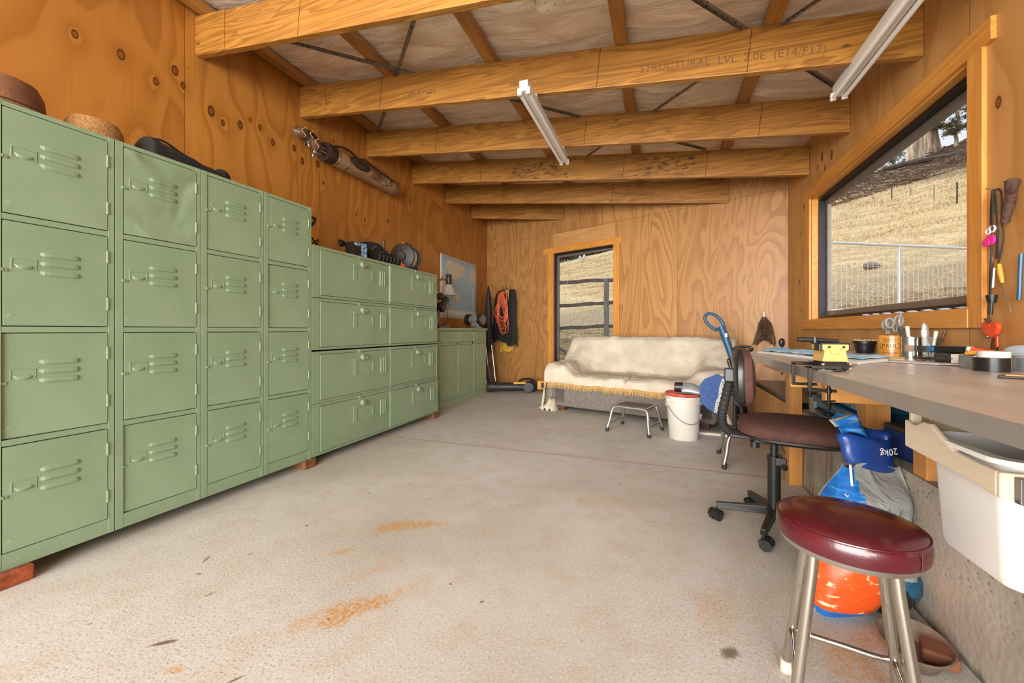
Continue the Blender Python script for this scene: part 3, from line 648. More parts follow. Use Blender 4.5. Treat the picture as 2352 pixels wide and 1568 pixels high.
for q, (a, b, c_) in enumerate(((.02, -.20, .05), (.0, -.27, .055), (.05, -.17, -.01))):
    mb = MB(); mb.ball((a, b, c_), (.05, .075, .055), 16, 10, lambda p: p * (1 + .25 * nz(p.x * 30 + q, p.y * 20, p.z * 25)))
    h_ = obj('head_cover', mb, lea if q else lead, gb, smooth=True)
    mb = MB(); mb.tube([(a + .052, b - .02 + .02 * math.sin(k), c_ - .05 + .012 * k) for k in range(9)], .0025, 5); obj('cover_trim', mb, M('cream_piping', 'c9b48c', .8), h_)
mb = MB(); mb.cyl((-.105, .15, .07), (.02, .15, .12), .004, n=6); mb.cyl((-.105, .8, .08), (.02, .8, .105), .004, n=6); obj('wall_hook', mb, chrome, gb)

# ------------------------------------------------------------ things on the sideways lockers
TZ = 1.634
t = thing('small_box', 'small black and blue printed carton in front of the black tool bag', 'box', (-2.52, 2.80, TZ), -.15)
mb = MB(); mb.box(-.05, .05, 0, .15, 0, .13); obj('carton', mb, M('black_card', '1a1714', .5), t, bevel=.002)
pr = NT('blue_print'); co = pr.co(); nn = pr.noise(pr.vm('MULTIPLY', co, (20, 30, 60)), 1, 3); prm = pr.fin(pr.ramp(nn, [(.42, lin('1f5f8c')), (.5, lin('aebfc8')), (.56, lin('2a4f70'))]), .5)
mb = MB(); mb.box(.0501, .0512, .085, .149, .005, .128); obj('label_panel', mb, prm, t)
mb = MB(); mb.box(.0501, .0512, .012, .075, .1, .125); obj('label_panel', mb, prm, t)
t = thing('tool_bag', 'bulky black tool bag on the topmost sideways locker', 'bag', (-2.62, 3.13, TZ), 0)
def bagf(p):
    return Vector((p.x, p.y, p.z * (1 + .5 * max(0, -p.y * 3)))) * (1 + .12 * nz(p.x * 14, p.y * 12, p.z * 14))
mb = MB(); mb.ball((0, .12, .085), (.13, .30, .088), 26, 14, lambda p: Vector((p.x, p.y, max(-.084, p.z * (1.5 if p.y < 0.02 else .75)))) * (1 + .10 * nz(p.x * 14, p.y * 12, p.z * 14)))
obj('bag_body', mb, blkc, t, smooth=True)
mb = MB(); mb.box(-.02, .0, .27, .295, .05, .28); obj('handle_bar', mb, M('slate_grip', '3b3f3f', .5), t, bevel=.006)
mb = MB(); mb.tube(smo([(-.02, -.16, .1), (0, -.28, .13), (0, -.33, .14), (.03, -.34, .10)]), .018, 8); obj('nozzle', mb, blkp, t, smooth=True)
mb = MB(); [mb.tube([(.11, .03 + .055 * k, .02), (.135, .04 + .055 * k, .05), (.12, .05 + .055 * k, .085)], .011, 7) for k in range(6)]; obj('tool_loops', mb, M('charcoal_webbing', '2c2723', .8), t, smooth=True)
mb = MB(); mb.tube(smo([(.09, -.05, .1), (.12, .0, .15), (.1, .1, .13), (.12, .2, .09)]), .008, 6); mb.tube(smo([(.1, -.02, .06), (.12, .1, .12), (.1, .22, .15)]), .005, 6); obj('strap', mb, M('brown_strap', '4a3a33', .7), t, smooth=True)
# cable reel
cr = thing('cable_reel', 'black cable reel with orange fittings on the topmost sideways locker', 'reel', (-2.58, 3.72, TZ + .005), R(8))
def yr(prof, c0=(0, 0, 0), n_=32): m_ = MB(); m_.lathe(prof, c0, n_, fn=lambda x, y, z: (x, z, y)); return m_
rz_ = .142
mb = yr([(.0, -.1), (.13, -.1), (.138, -.095), (.138, -.08), (.06, -.075)], (0, 0, rz_)); obj('flange', mb, M('reel_black', '241c17', .55), cr, smooth=True)
mb = yr([(.05, .05), (.138, .055), (.138, .07), (.13, .075), (0, .075)], (0, 0, rz_)); obj('flange', mb, M('reel_black', '241c17', .55), cr, smooth=True)
mb = MB(); mb.tube([(math.cos(a) * (.105), -.07 + .12 * (a / (2 * PI * 9)), rz_ + math.sin(a) * .105) for a in [k * .35 for k in range(int(9 * 2 * PI / .35))]], .008, 6); obj('wound_cable', mb, M('white_cable', 'c8bdb0', .6), cr, smooth=True)
mb = yr([(.0, -.115), (.045, -.115), (.05, -.1)], (0, 0, rz_), 20); obj('hub', mb, blkp, cr, smooth=True)
mb = MB(); mb.tube(smo([(.12, -.08, .0), (.13, -.0, .01), (.12, .06, .0)]), .014, 8); mb.tube(smo([(-.12, -.08, .0), (-.13, 0, .01), (-.12, .06, .0)]), .014, 8); mb.tube(smo([(0, -.09, .01), (0, -.1, .2), (0, 0, .30), (0, .08, .2)]), .010, 8); obj('stand', mb, blkp, cr, smooth=True)
orr = M('orange_plastic', 'e0661c', .45)
mb = yr([(.0, -.15), (.022, -.15), (.026, -.145), (.026, -.11)], (.02, 0, .035), 18); obj('orange_knob', mb, orr, cr, smooth=True, label='round orange knob')
mb = MB(); mb.ball((.0, -.05, .275), (.025, .04, .022), 14, 8); obj('orange_plug', mb, orr, cr, smooth=True, label='orange plug')
mb = MB(); mb.box(-.03, .03, .02, .07, .27, .30); mb.box(-.02, .02, .1, .125, .24, .29); obj('clamp', mb, blkp, cr, bevel=.004)
# yellow thing beyond the last upright locker
t = thing('yellow_torch', 'yellow and black work lamp peeping from behind the last upright locker', 'lamp', (-2.56, 2.42, TZ), 0)
mb = MB(); mb.prism([(-.03, 0), (.06, 0), (.045, .11), (.0, .14), (-.03, .13)], -.03, .03, lambda a, b, h: (h, a, b + .02)); obj('yellow_case', mb, M('yellow_plastic', 'd99a2b', .4), t, bevel=.006)
mb = MB(); mb.tube(smo([(0, -.02, .15), (0, .03, .2), (0, .05, .24), (0, .02, .25)]), .012, 8); mb.box(-.033, .033, -.03, .07, 0, .022); mb.tube([(.034, -.02, .03), (.034, .05, .08), (.034, .04, .03), (.034, -.02, .09)], .005, 6); obj('black_grip', mb, blkp, t, smooth=True)
# ------------------------------------------------------------ wall map, outlet, lamp and machines on the cabinet
n = NT('world_map_print'); co = n.co(); x, y, z = n.sep(co)[:3]
nn = n.noise(co, 7, 6, .3, .62)
def ell(cy_, cz_, ry, rz2, amt=1.2):
    u = n.math('DIVIDE', n.math('SUBTRACT', y, cy_), ry); v = n.math('DIVIDE', n.math('SUBTRACT', z, cz_), rz2)
    d = n.math('ADD', n.math('MULTIPLY', u, u), n.math('MULTIPLY', v, v)); return n.math('ADD', d, n.math('MULTIPLY', n.math('SUBTRACT', nn, .5), amt * 4))
land = None
for (a, b, c_, d) in ((.46, .78, .34, .15), (.58, .34, .10, .08), (.12, .55, .10, .14), (1.12, .76, .15, .13), (1.12, .35, .05, .2), (.30, .60, .07, .1), (.86, .25, .03, .05)):
    e = ell(a, b, c_, d); land = e if land is None else n.math('MINIMUM', land, e)
lm = n.mr(land, .9, 1.0, 1, 0)
sea = n.mix(n.noise(co, 2.5, 3), lin('8fb6cf'), lin('a9c8d8')); lc = n.ramp(n.noise(co, 10, 3), [(.35, lin('d8c2b0')), (.5, lin('cdd0b0')), (.65, lin('d6b7a8'))])
sp_ = n.noise(co, 70, 2); col = n.mix(lm, sea, lc); col = n.mix(n.mr(sp_, .62, .66, 0, .5), col, lin('4f6f86'))
col = n.mix(n.mr(n.math('ADD', z, n.math('MULTIPLY', nn, .05)), .15, .16, .75, 0), col, lin('dcdcd6'))
inx = n.math('MULTIPLY', n.math('MULTIPLY', n.mr(y, .02, .021), n.mr(y, 1.285, 1.286, 1, 0)), n.math('MULTIPLY', n.mr(z, .03, .031), n.mr(z, .95, .951, 1, 0)))
col = n.mix(inx, lin('d6d3cb'), col); map_m = n.fin(col, .35)
mb = MB(); mb.grid(20, 10, lambda u, v: (.003 + .004 * abs(nz(u * 4, v * 3)), 1.307 * u, .98 * v))
o = solo('world_map', mb, map_m, 'large pale blue world map poster taped to the plywood above the cabinet', 'map', smooth=True, solid=.001); o.location = (XL, 5.382, 1.19)
t = thing('power_outlet', 'white wall power outlet with a black plug beside the map', 'outlet', (XL, 5.23, 1.50))
mb = MB(); mb.box(0.001, .012, 0, .12, 0, .075); obj('face_plate', mb, M('white_plastic', 'dcd7cd', .35), t, bevel=.003)
mb = MB(); mb.cyl((.012, .085, .04), (.05, .085, .04), .016, .012, n=12); mb.tube(smo([(.05, .085, .04), (.09, .14, .03), (.10, .20, -.06), (.12, .22, -.14)]), .004, 6); obj('plug', mb, blkp, t, smooth=True)
# lamp
CZ = 1.031
dl = thing('desk_lamp', 'adjustable lamp with a white cone shade and grey neck', 'lamp', (-2.86, 4.60, CZ))
mb = MB(); mb.cyl((0, 0, 0.0), (0, 0, .03), .03, n=16); mb.box(-.03, .03, -.03, .03, 0, .02); obj('clamp_base', mb, blkp, dl, bevel=.003)
mb = MB(); mb.cyl((0, 0, .02), (-.06, -.1, .42), .006, n=8); mb.cyl((.02, 0, .02), (-.04, -.1, .42), .006, n=8)
mb.cyl((-.05, -.1, .42), (.06, .28, .66), .006, n=8); mb.cyl((-.05, -.1, .445), (.06, .28, .685), .006, n=8); mb.tube(smo([(.06, .28, .69), (.07, .33, .73), (.07, .40, .74)]), .004, 6); mb.cyl((.055, .27, .66), (.07, .40, .68), .012, n=8)
obj('lamp_arm', mb, M('steel_grey', '8b8780', .35, .7), dl, smooth=True)
mb = MB(); mb.lathe([(.0, .79), (.036, .79), (.042, .78), (.044, .66), (.04, .65)], (.075, .435, -.04)); obj('lamp_neck', mb, M('dark_grey_enamel', '33302d', .4), dl, smooth=True)
mb = MB(); mb.lathe([(.04, .645), (.05, .635), (.105, .50), (.107, .495)], (.075, .435, -.035), caps=False); obj('lamp_shade', mb, M('off_white_enamel', 'bdb4a6', .4), dl, smooth=True, solid=.002, label='off-white cone shade')
# drop saw / sharpener
ds = thing('bench_sharpener', 'black upright bench tool with a hinged motor head at the cabinet edge', 'power tool', (-2.78, 4.66, CZ))
mb = MB(); mb.box(-.10, .12, -.09, .16, 0, .022); mb.cyl((.0, .05, .02), (.0, .05, .05), .05, n=20); mb.box(.03, .09, .08, .22, .02, .035); obj('base', mb, M('dull_steel', '5a5650', .4, .6), ds, bevel=.003)
mb = MB(); mb.box(-.03, .03, -.03, .03, .02, .26, Matrix.Rotation(R(-12), 4, 'X')); mb.box(-.035, .035, .0, .12, .26, .36, Matrix.Rotation(R(-18), 4, 'X')); obj('column', mb, blkp, ds, bevel=.008)
mb = MB(); mb.cyl((.02, .08, .25), (.06, .20, .40), .05, .045, n=20); mb.cyl((.0, .16, .28), (.06, .16, .28), .045, n=20); mb.ball((.03, .08, .42), (.05, .06, .05), 14, 8); obj('motor_head', mb, M('dark_grey_plastic', '393633', .45), ds, smooth=True)
mb = MB(); mb.tube(smo([(.03, .2, .30), (.05, .24, .2), (.05, .22, .10), (.04, .2, .03)]), .004, 6); mb.cyl((.1, .02, .02), (.13, .02, .06), .004, n=6); obj('cord', mb, blkp, ds, smooth=True)
t = thing('cable_loop', 'small brown cable loop lying on the cabinet top', 'cable', (-2.72, 5.2, CZ))
mb = MB(); mb.tube([(.08 * math.cos(k * .3), .11 * math.sin(k * .3), .012 + .03 * (1 + math.sin(k * .3 + 2))) for k in range(21)], .006, 6, True); obj('loop', mb, M('brown_cable', '5a3520', .5), t, smooth=True)
mb = MB(); mb.tube(smo([(.03, .15, .006), (.0, .28, .006), (.06, .42, .02), (.03, .52, .05)]), .005, 6); obj('lead', mb, blkp, t, smooth=True)
# bench grinder
bg = thing('bench_grinder', 'silver and black bench grinder on the far end of the cabinet top', 'power tool', (-2.74, 5.80, CZ), R(72))
def yr2(prof, c0, n_=24): m_ = MB(); m_.lathe(prof, c0, n_, fn=lambda x, y, z: (x, z, y)); return m_
mb = MB(); mb.box(-.07, .07, -.08, .08, 0, .02); mb.prism([(-.05, .02), (.05, .02), (.035, .09), (-.035, .09)], -.045, .045, lambda a, b, h: (a, h, b)); obj('foot', mb, M('light_grey_casting', 'a09c95', .45, .3), bg, bevel=.004)
obj('motor', yr2([(0, -.1), (.05, -.1), (.066, -.085), (.066, .085), (.05, .1), (0, .1)], (0, 0, .135)), M('silver_paint', 'aaa69f', .35, .5), bg, smooth=True)
for s_ in (-1, 1):
    obj('wheel_guard', yr2([(0, s_ * .105), (.085, s_ * .105), (.092, s_ * .115), (.092, s_ * .155), (.085, s_ * .162), (.03, s_ * .165), (0, s_ * .165)], (0, 0, .135)), blkp, bg, smooth=True)
    obj('grinding_wheel', yr2([(0, s_ * .166), (.07, s_ * .166), (.07, s_ * .172), (0, s_ * .172)], (0, 0, .135)), M('stone_grey', '6c5a4e', .9), bg, smooth=True)
mb = MB(); mb.box(.051, .053, -.02, .02, .03, .07); obj('name_plate', mb, M('white_label', 'd9d6cf', .5), bg)

# ------------------------------------------------------------ far corner
def wtube(pts, r, n=8): m_ = MB(); m_.tube(pts, r, n); return m_
t = thing('folded_umbrella', 'long black folded umbrella standing upright in the far corner', 'umbrella', (-2.87, 6.62, 0))
mb = MB(); mb.lathe([(.02, .62), (.05, .7), (.075, .95), (.07, 1.2), (.055, 1.45), (.035, 1.65), (.012, 1.78), (0, 1.79)], n=20, sy=.7, fn=lambda x, y, z: (x * (1 + .15 * math.sin(5 * math.atan2(y, x))), y, z)); obj('cover', mb, M('black_nylon', '17181a', .6, 0, .2, 30, .4, 40), t, smooth=True)
mb = MB(); mb.cyl((0, 0, 0), (0, 0, .66), .012, n=10); mb.tube([(.03, .01, .7), (.04, .0, 1.0), (.03, 0, 1.25)], .009, 6); obj('pole', mb, M('teal_tube', '214a5c', .4), t, smooth=True)
t = thing('vacuum_tube', 'silver telescopic vacuum tube with a black grip leaning in the far corner', 'tube', (0, 0, 0))
mb = wtube([(-2.735, 6.64, .06), (-2.83, 6.66, .78)], .017, 12); obj('steel_tube', mb, M('bright_steel', 'b5b4b2', .2, .9, .03), t, smooth=True)
mb = wtube([(-2.73, 6.64, .002), (-2.738, 6.64, .09)], .026, 12); mb.tube(smo([(-2.83, 6.66, .76), (-2.85, 6.66, .9), (-2.83, 6.64, 1.0), (-2.80, 6.62, 1.08)]), .026, 10); mb.ball((-2.83, 6.65, .82), (.05, .04, .05), 12, 8); obj('grip', mb, blkp, t, smooth=True)
t = thing('teal_pole', 'thin teal and grey pole leaning beside the silver tube', 'pole', (0, 0, 0))
mb = wtube([(-2.80, 6.60, .002), (-2.86, 6.58, .38)], .014, 8); obj('teal_grip', mb, M('teal_plastic', '1f6a80', .4), t, smooth=True)
mb = wtube([(-2.86, 6.58, .38), (-2.93, 6.60, .95)], .010, 8); obj('grey_shaft', mb, M('steel_grey', '8b8780', .35, .7), t, smooth=True)
orc = M('orange_cord', 'd8662a', .5, 0, .1); pkc = M('pink_cord', 'c8544e', .5, 0, .1)
t = thing('dangling_cable', 'orange cable hanging down behind the green cabinet end', 'cord', (0, 0, 0))
mb = MB(); mb.tube(smo([(-2.80, 6.10, .72), (-2.77, 6.08, .45), (-2.80, 6.12, .2), (-2.76, 6.06, .02), (-2.80, 6.20, .03)]), .008, 6); mb.tube(smo([(-2.78, 6.14, .55), (-2.745, 6.10, .3), (-2.78, 6.1, .05)]), .008, 6); obj('cable', mb, orc, t, smooth=True)

# hook rack with jackets and extension cord
t = thing('hook_rack', 'row of small metal coat hooks on the end wall beside the corner', 'hook', (0, 0, 0))
for tt in (.47, .56, .65):
    mb = MB(); a = bw(tt, 1.73, .004); mb.tube(smo([a, a - BN * .05 + Vector((0, 0, -.02)), a - BN * .075 + Vector((0, 0, .02)), a - BN * .085 + Vector((0, 0, .05))]), .005, 6); mb.tube(smo([a, a - BN * .03 + Vector((0, 0, .03)), a - BN * .07 + Vector((0, 0, .07))]), .005, 6); obj('hook', mb, chrome, t, smooth=True)
def coat(name, label, mat, tc, wt, wb, z1, z0, d, off, seed, arms=True):
    t = thing(name, label, 'jacket', (0, 0, 0))
    def fn(u, v):
        z = z1 + (z0 - z1) * v; w = wt + (wb - wt) * ss(0, .5, v) + .015 * math.sin(v * 7 + seed)
        a = 2 * PI * u; fold = 1 + .13 * math.sin(a * 6 + seed + v * 2) * v
        return bw(tc + math.cos(a) * w * .5 * fold + .02 * nz(v * 3, seed), z + .025 * math.sin(a * 3 + seed) * ss(.85, 1, v), off + d * .5 + math.sin(a) * d * .5 * fold * (.5 + .5 * ss(0, .3, v)))
    mb = MB(); mb.grid(48, 22, fn); obj('jacket_body', mb, mat, t, smooth=True)
    if arms:
        for s_ in (-1, 1):
            mb = MB(); mb.tube([bw(tc + s_ * (wt * .45 + .05 * k / 7 + .0), z1 - .04 - .088 * k, off + d * .6 + .02 * math.sin(k)) for k in range(8)], [.035 + .022 * min(1, k / 3) for k in range(8)], 12); obj('sleeve', mb, mat, t, smooth=True)
    mb = MB(); mb.grid(24, 3, lambda u, v: bw(tc + .06 * math.cos(2 * PI * u), z1 + .02 - .03 * v, off + d * .5 + .04 * math.sin(2 * PI * u) * (1 - .2 * v))); obj('collar', mb, mat, t, smooth=True, solid=.004)
    return t
coat('work_vest', 'yellow and white clothing showing below the black jackets', M('yellow_cloth', 'c99c3a', .8, 0, .25, 9), .56, .16, .28, 1.70, .62, .07, .010, 1.0, False)
coat('black_jacket', 'black jacket hanging under the orange cord on the end wall hooks', M('black_wool', '171617', .85, 0, .2, 20, .3, 80), .53, .19, .40, 1.70, .80, .15, .06, 2.3)
coat('dark_jacket', 'shorter dark jacket hanging beside the corded one, nearer the window', M('charcoal_wool', '1e1c1c', .85, 0, .2, 20, .3, 80), .76, .13, .20, 1.70, .74, .11, .07, .4, False)
t = thing('extension_cord', 'orange and pink extension cord coiled in long loops over the black jacket', 'cord', (0, 0, 0))
for q, (m_, k0) in enumerate(((orc, 0), (pkc, 3), (orc, 6))):
    mb = MB(); P = []
    for k in range(4):
        a = k0 + k; wdt = .07 + .055 * abs(math.sin(a * 1.7)); top = 1.66 + .03 * math.cos(a); bot = 1.08 + .15 * math.sin(a * 2.3); cxx = .60 + .045 * math.sin(a * 3.1) + .02 * q
        for j in range(16):
            th_ = 2 * PI * j / 16; rr = (math.sin(th_) * .5 + .5)
            P.append(bw(cxx + math.cos(th_) * (wdt + .03) * (1.15 - .95 * rr) + (rr - .5) * .12 * math.sin(a * 2.1), bot + (top - bot) * rr, .235 + .012 * math.sin(a * 1.3 + th_ * 2)))
    mb.tube(smo(P, 3), .0075, 6); obj('cord_loops', mb, m_, t, smooth=True)
# leaf blower on the floor
lb = thing('leaf_blower', 'black and yellow leaf blower lying on the floor by the end wall', 'leaf blower', (-2.62, 6.02, 0), R(18))
def xr(prof, c0, n_=22): m_ = MB(); m_.lathe(prof, c0, n_, fn=lambda x, y, z: (z, x, y)); return m_
obj('blower_tube', xr([(.075, .0), (.08, .01), (.072, .14), (.066, .16), (.066, .28), (.07, .3), (.06, .5), (.055, .62), (0, .62)], (0, 0, .085)), M('matt_black_plastic', '2a2826', .5), lb, smooth=True)
mb = MB(); mb.ball((.70, 0, .095), (.13, .085, .09), 20, 12); mb.cyl((.66, -.10, .09), (.66, .09, .09), .075, n=24); obj('blower_housing', mb, blkp, lb, smooth=True)
mb = MB(); mb.tube(smo([(.48, 0, .13), (.55, 0, .20), (.68, 0, .215), (.78, 0, .17)]), .017, 8); obj('top_handle', mb, blkp, lb, smooth=True)
mb = MB(); mb.box(.42, .66, -.03, .03, .135, .165); mb.box(.42, .47, -.04, .04, .12, .15); obj('yellow_strip', mb, M('yellow_plastic', 'd99a2b', .4), lb, bevel=.006)
mb = MB(); mb.box(.80, 1.06, -.055, .055, .05, .19); mb.box(.95, 1.08, -.04, .04, .08, .21); obj('battery_pack', mb, M('yellow_plastic', 'd99a2b', .4), lb, bevel=.012)
mb = MB(); mb.box(.86, .92, -.057, .057, .07, .16); obj('black_vents', mb, blkp, lb, bevel=.003)
mb = MB(); mb.box(.0, .95, .20, .30, 0, .03); solo('floor_batten', mb, M('old_timber', '5d452c', .9), 'dark timber batten on the floor behind the leaf blower', 'batten').location = (-2.45, 6.13, 0)

# ------------------------------------------------------------ hooks and chains at the other end of the end wall
ch = thing('dog_chain', 'rusty chain bunched on a hook on the end wall behind the vacuum handle', 'chain', (0, 0, 0))
rch = M('rusty_chain', '5b4234', .55, .5, .2); wt_ = 4.60
mb = MB(); mb.cyl(bw(wt_, 1.17, 0), bw(wt_, 1.17, .05), .006, n=8); mb.cyl(bw(wt_, 1.12, .045), bw(wt_, 1.21, .045), .008, n=8); obj('hook', mb, M('white_plastic', 'dcd7cd', .35), ch, smooth=True)
def chain_path(P, r=.011, th_=.0032):
    mb = MB(); P = [Vector(p) for p in P]
    L = 0; pts = [P[0]]; step = r * 1.9; i = 0; cur = P[0]
    for q in range(1, len(P)):
        while (P[q] - cur).length > step:
            cur = cur + (P[q] - cur).normalized() * step; pts.append(cur)
    for k in range(len(pts) - 1):
        a = pts[k]; d = (pts[k + 1] - a).normalized(); u = d.orthogonal().normalized(); w = d.cross(u); s_ = u if k % 2 else w
        mb.tube([a + d * math.cos(t_) * r * 1.35 + s_ * math.sin(t_) * r * .75 for t_ in [2 * PI * j / 8 for j in range(8)]], th_, 5, True)
    return mb
for q in range(7):
    sp_ = (q - 3) * .018; bot = .85 - .03 * math.cos(q) ; 
    P = smo([bw(wt_ + .006 * (q - 3), 1.14, .05), bw(wt_ + .016 * (q - 3), 1.07, .055 + .01 * (q % 3)), bw(wt_ + sp_ * .9 - .02, .97, .06 + .01 * (q % 3)), bw(wt_ + sp_ * 2.0, bot, .05), bw(wt_ + sp_ * 1.0 + .035, .96, .05), bw(wt_ + .02 * (q - 3) + .01, 1.06, .05), bw(wt_ + .008 * (q - 3), 1.13, .055)], 5)
    obj('chain_loop', chain_path(P), rch, ch)
t = thing('black_ladle', 'small black paddle handle sticking up behind the far end of the workbench', 'tool', (0, 0, 0))
mb = MB(); mb.ball(bw(4.77, .86, .04), (.03, .02, .05), 12, 8); mb.cyl(bw(4.77, .5, .03), bw(4.77, .82, .04), .01, n=8); obj('paddle', mb, blkp, t, smooth=True)

# ------------------------------------------------------------ sofa under its throw
SO = Vector((-1.315, 4.94, 0)); SA = -16.0
sofa = thing('sofa', 'grey fabric two-seat sofa mostly hidden by a cream throw', 'sofa', SO, R(SA))
sg = M('grey_sofa_fabric', '6f665d', .9, 0, .12, 30, .3, 160); wd = M('sofa_leg_wood', '5c3218', .5)
SL = 1.93
mb = MB(); mb.box(.04, SL - .04, .04, .90, .055, .30); obj('sofa_base', mb, sg, sofa, bevel=.02)
for a, b in ((.24, SL / 2 - .003), (SL / 2 + .003, SL - .24)):
    mb = MB(); mb.box(a, b, .03, .60, .30, .425); obj('seat_cushion', mb, sg, sofa, bevel=.04, bseg=4)
for a, b in ((.02, .25), (SL - .25, SL - .02)):
    mb = MB(); mb.box(a, b, .04, .88, .06, .54); obj('arm', mb, sg, sofa, bevel=.05, bseg=4)
mb = MB(); mb.box(.06, SL - .06, .79, .92, .28, .84); obj('sofa_back', mb, sg, sofa, bevel=.05, bseg=4)
for a, b in ((.10, .08), (SL - .18, .08), (.10, .8), (SL - .18, .8)):
    mb = MB(); mb.box(a, a + .08, b, b + .08, 0, .06); obj('foot', mb, wd, sofa, bevel=.004)
n = NT('cream_throw'); co = n.co(); w1_ = n.noise(co, 130, 2); f = n.noise(co, 5, 4)
col = n.ramp(f, [(.35, lin('b3a690')), (.65, lin('c6baa6'))]); sp_ = n.noise(co, 24, 4, 0, .7); col = n.mix(n.mr(sp_, .64, .72, 0, .35), col, lin('9c8563'))
n.bump(n.math('ADD', n.math('MULTIPLY', w1_, .25), n.noise(n.vm('MULTIPLY', co, (1, 1, 1.6)), 9, 4, .8)), .55, .012); throw_m = n.fin(col, .92)
throw = thing('sofa_throw', 'cream cotton throw with a tan fringe draped over the grey sofa', 'throw', SO, R(SA))
def prof(u, t):
    """sofa-local (x, y, z) of the cloth; u along the sofa, t from the front hem (0) over the back to the rear hem (1)"""
    mid = [(0, -.012, .335), (.04, -.016, .37), (.08, -.012, .42), (.12, .03, .452), (.2, .12, .462), (.34, .32, .452), (.46, .53, .445), (.50, .60, .47), (.56, .66, .58), (.66, .70, .74), (.76, .74, .87), (.80, .79, .91), (.86, .87, .915), (.90, .93, .895), (.94, .955, .82), (1, .965, .55)]
    arm = [(0, -.015, .34), (.04, -.02, .42), (.08, -.015, .52), (.12, .03, .57), (.2, .12, .585), (.34, .32, .585), (.46, .46, .60), (.50, .52, .64), (.56, .59, .70), (.66, .67, .79), (.76, .73, .87), (.80, .79, .905), (.86, .87, .91), (.90, .93, .89), (.94, .955, .82), (1, .965, .55)]
    def ev(T):
        for i in range(len(T) - 1):
            if t <= T[i + 1][0]:
                k = (t - T[i][0]) / (T[i + 1][0] - T[i][0]); return T[i][1] + (T[i + 1][1] - T[i][1]) * k, T[i][2] + (T[i + 1][2] - T[i][2]) * k
        return T[-1][1:]
    ym, zm = ev(mid); ya, za = ev(arm)
    x = -.50 + u * (SL + 1.0)                   # stretched coordinate: beyond the arms the cloth hangs down
    wl = 1 - ss(.18, .36, x); wr_ = ss(SL - .36, SL - .18, x); w = max(wl, wr_)
    yy = ym + (ya - ym) * w; zz = zm + (za - zm) * w
    xx = x
    for sgn, edge in ((-1, -.005), (1, SL + .005)):
        over = (edge - x) if sgn < 0 else (x - edge)
        if over > 0:
            h = zz; arc = min(over, .05); xx = edge + sgn * (arc * .5)
            drop = max(0, over - .02); lim = h - .012
            dz_ = min(drop * (1.12 if sgn < 0 else 1.12), lim); zz = h - dz_; spill = drop * 1.12 - dz_
            xx += sgn * (.02 + .10 * dz_ * (1 if sgn < 0 else .35) + spill * .6 + .018 * math.sin(yy * 22 + sgn) * ss(0, .2, dz_))
            yy = yy - (.03 * ss(.1, .5, dz_) if t < .2 else 0)
    s1 = .5 - abs((x / SL) - .5)
    dip = math.exp(-((x - SL * .51) / .018) ** 2)
    if .0 < t < .5: zz -= .032 * dip * (1 - ss(.3, .5, t))
    # creases radiating from the seat corners
    cr_ = .014 * math.sin(18 * x + 14 * zz + 4 * nz(x * 2, t * 3)) * ss(.4, .55, t) * (1 - ss(.72, .8, t)) * (w * .9 + .25)
    yy -= abs(cr_) * .8; zz += .016 * nz(x * 5, t * 9, 2) + .010 * nz(x * 14, t * 20, 5)
    if t > .78 and .1 < x < SL - .1: zz += .018 * nz(x * 3.1, 7) 
    zz = max(zz, .008); return (xx, yy, zz)
mb = MB(); mb.grid(170, 70, lambda u, v: prof(u, v)); obj('cloth', mb, throw_m, throw, smooth=True, solid=.006)
fr_m = M('tan_fringe', 'b8935a', .9, 0, .2, 40)
fs = MB(); rnd = random.Random(3)
for k in range(620):
    u = .15 + .70 * k / 620; p = Vector(prof(u, 0)); q = Vector((p.x + rnd.uniform(-.006, .006), p.y - .012 + rnd.uniform(-.004, .004), max(.004, p.z - .042 - rnd.random() * .022)))
    x_ = (p.x + .0); fs.add([p + Vector((-.0022, -.006, .01)), p + Vector((.0022, -.006, .01)), q + Vector((.0012, 0, 0)), q - Vector((.0012, 0, 0)), p + Vector((0, -.010, -.015))], [(0, 1, 4), (0, 4, 3), (1, 2, 4), (4, 2, 3)])
hem = [Vector(prof(.15 + .70 * k / 160, 0)) + Vector((0, -.007, .006)) for k in range(161)]
fs.tube(hem, .006, 6)
obj('fringe', fs, fr_m, throw, label='tan fringe')
# right-hand front corner of the throw hanging down to the floor
mb = MB(); mb.grid(16, 20, lambda u, v: (SL - .04 + .11 * u + .05 * v + .02 * math.sin(v * 9), -.035 - .012 * math.sin(u * 7 + v * 4) - .05 * v, .50 - .485 * v + (1 - u) * .22 * v))
obj('hanging_corner', mb, throw_m, throw, smooth=True, solid=.005)
fs = MB()
for k in range(90):
    v = k / 90; p = Vector((SL - .04 + .05 * v + .02 * math.sin(v * 9), -.04 - .05 * v, .50 - .485 * v + .22 * v)); q = p + Vector((-.035 - .02 * rnd.random(), -.006, -.035)); q.z = max(q.z, .004)
    fs.add([p + Vector((0, -.004, .008)), p + Vector((0, -.004, -.004)), q], [(0, 1, 2)]); 
obj('fringe', fs, fr_m, throw, label='tan fringe')
# left pool of cloth on the floor
mb = MB(); mb.grid(22, 14, lambda u, v: (-.11 + .20 * u + .03 * math.sin(v * 5), -.06 + .28 * v, .012 + .13 * math.sin(PI * v) * math.sin(PI * min(1, u * 1.1)) ** .7 + .02 * math.sin(u * 18 + v * 5)))
obj('cloth_pool', mb, throw_m, throw, smooth=True, solid=.005)
fs = MB()
for k in range(70):
    a = k / 70; p = Vector((-.12 + .05 * a, -.07 + .22 * a, .012)); q = p + Vector((-.045 - .02 * rnd.random(), -.02 + .02 * rnd.random(), -.006)); fs.add([p + Vector((0, 0, .006)), p + Vector((.004, .003, 0)), q], [(0, 1, 2)])
obj('fringe', fs, fr_m, throw, label='tan fringe')

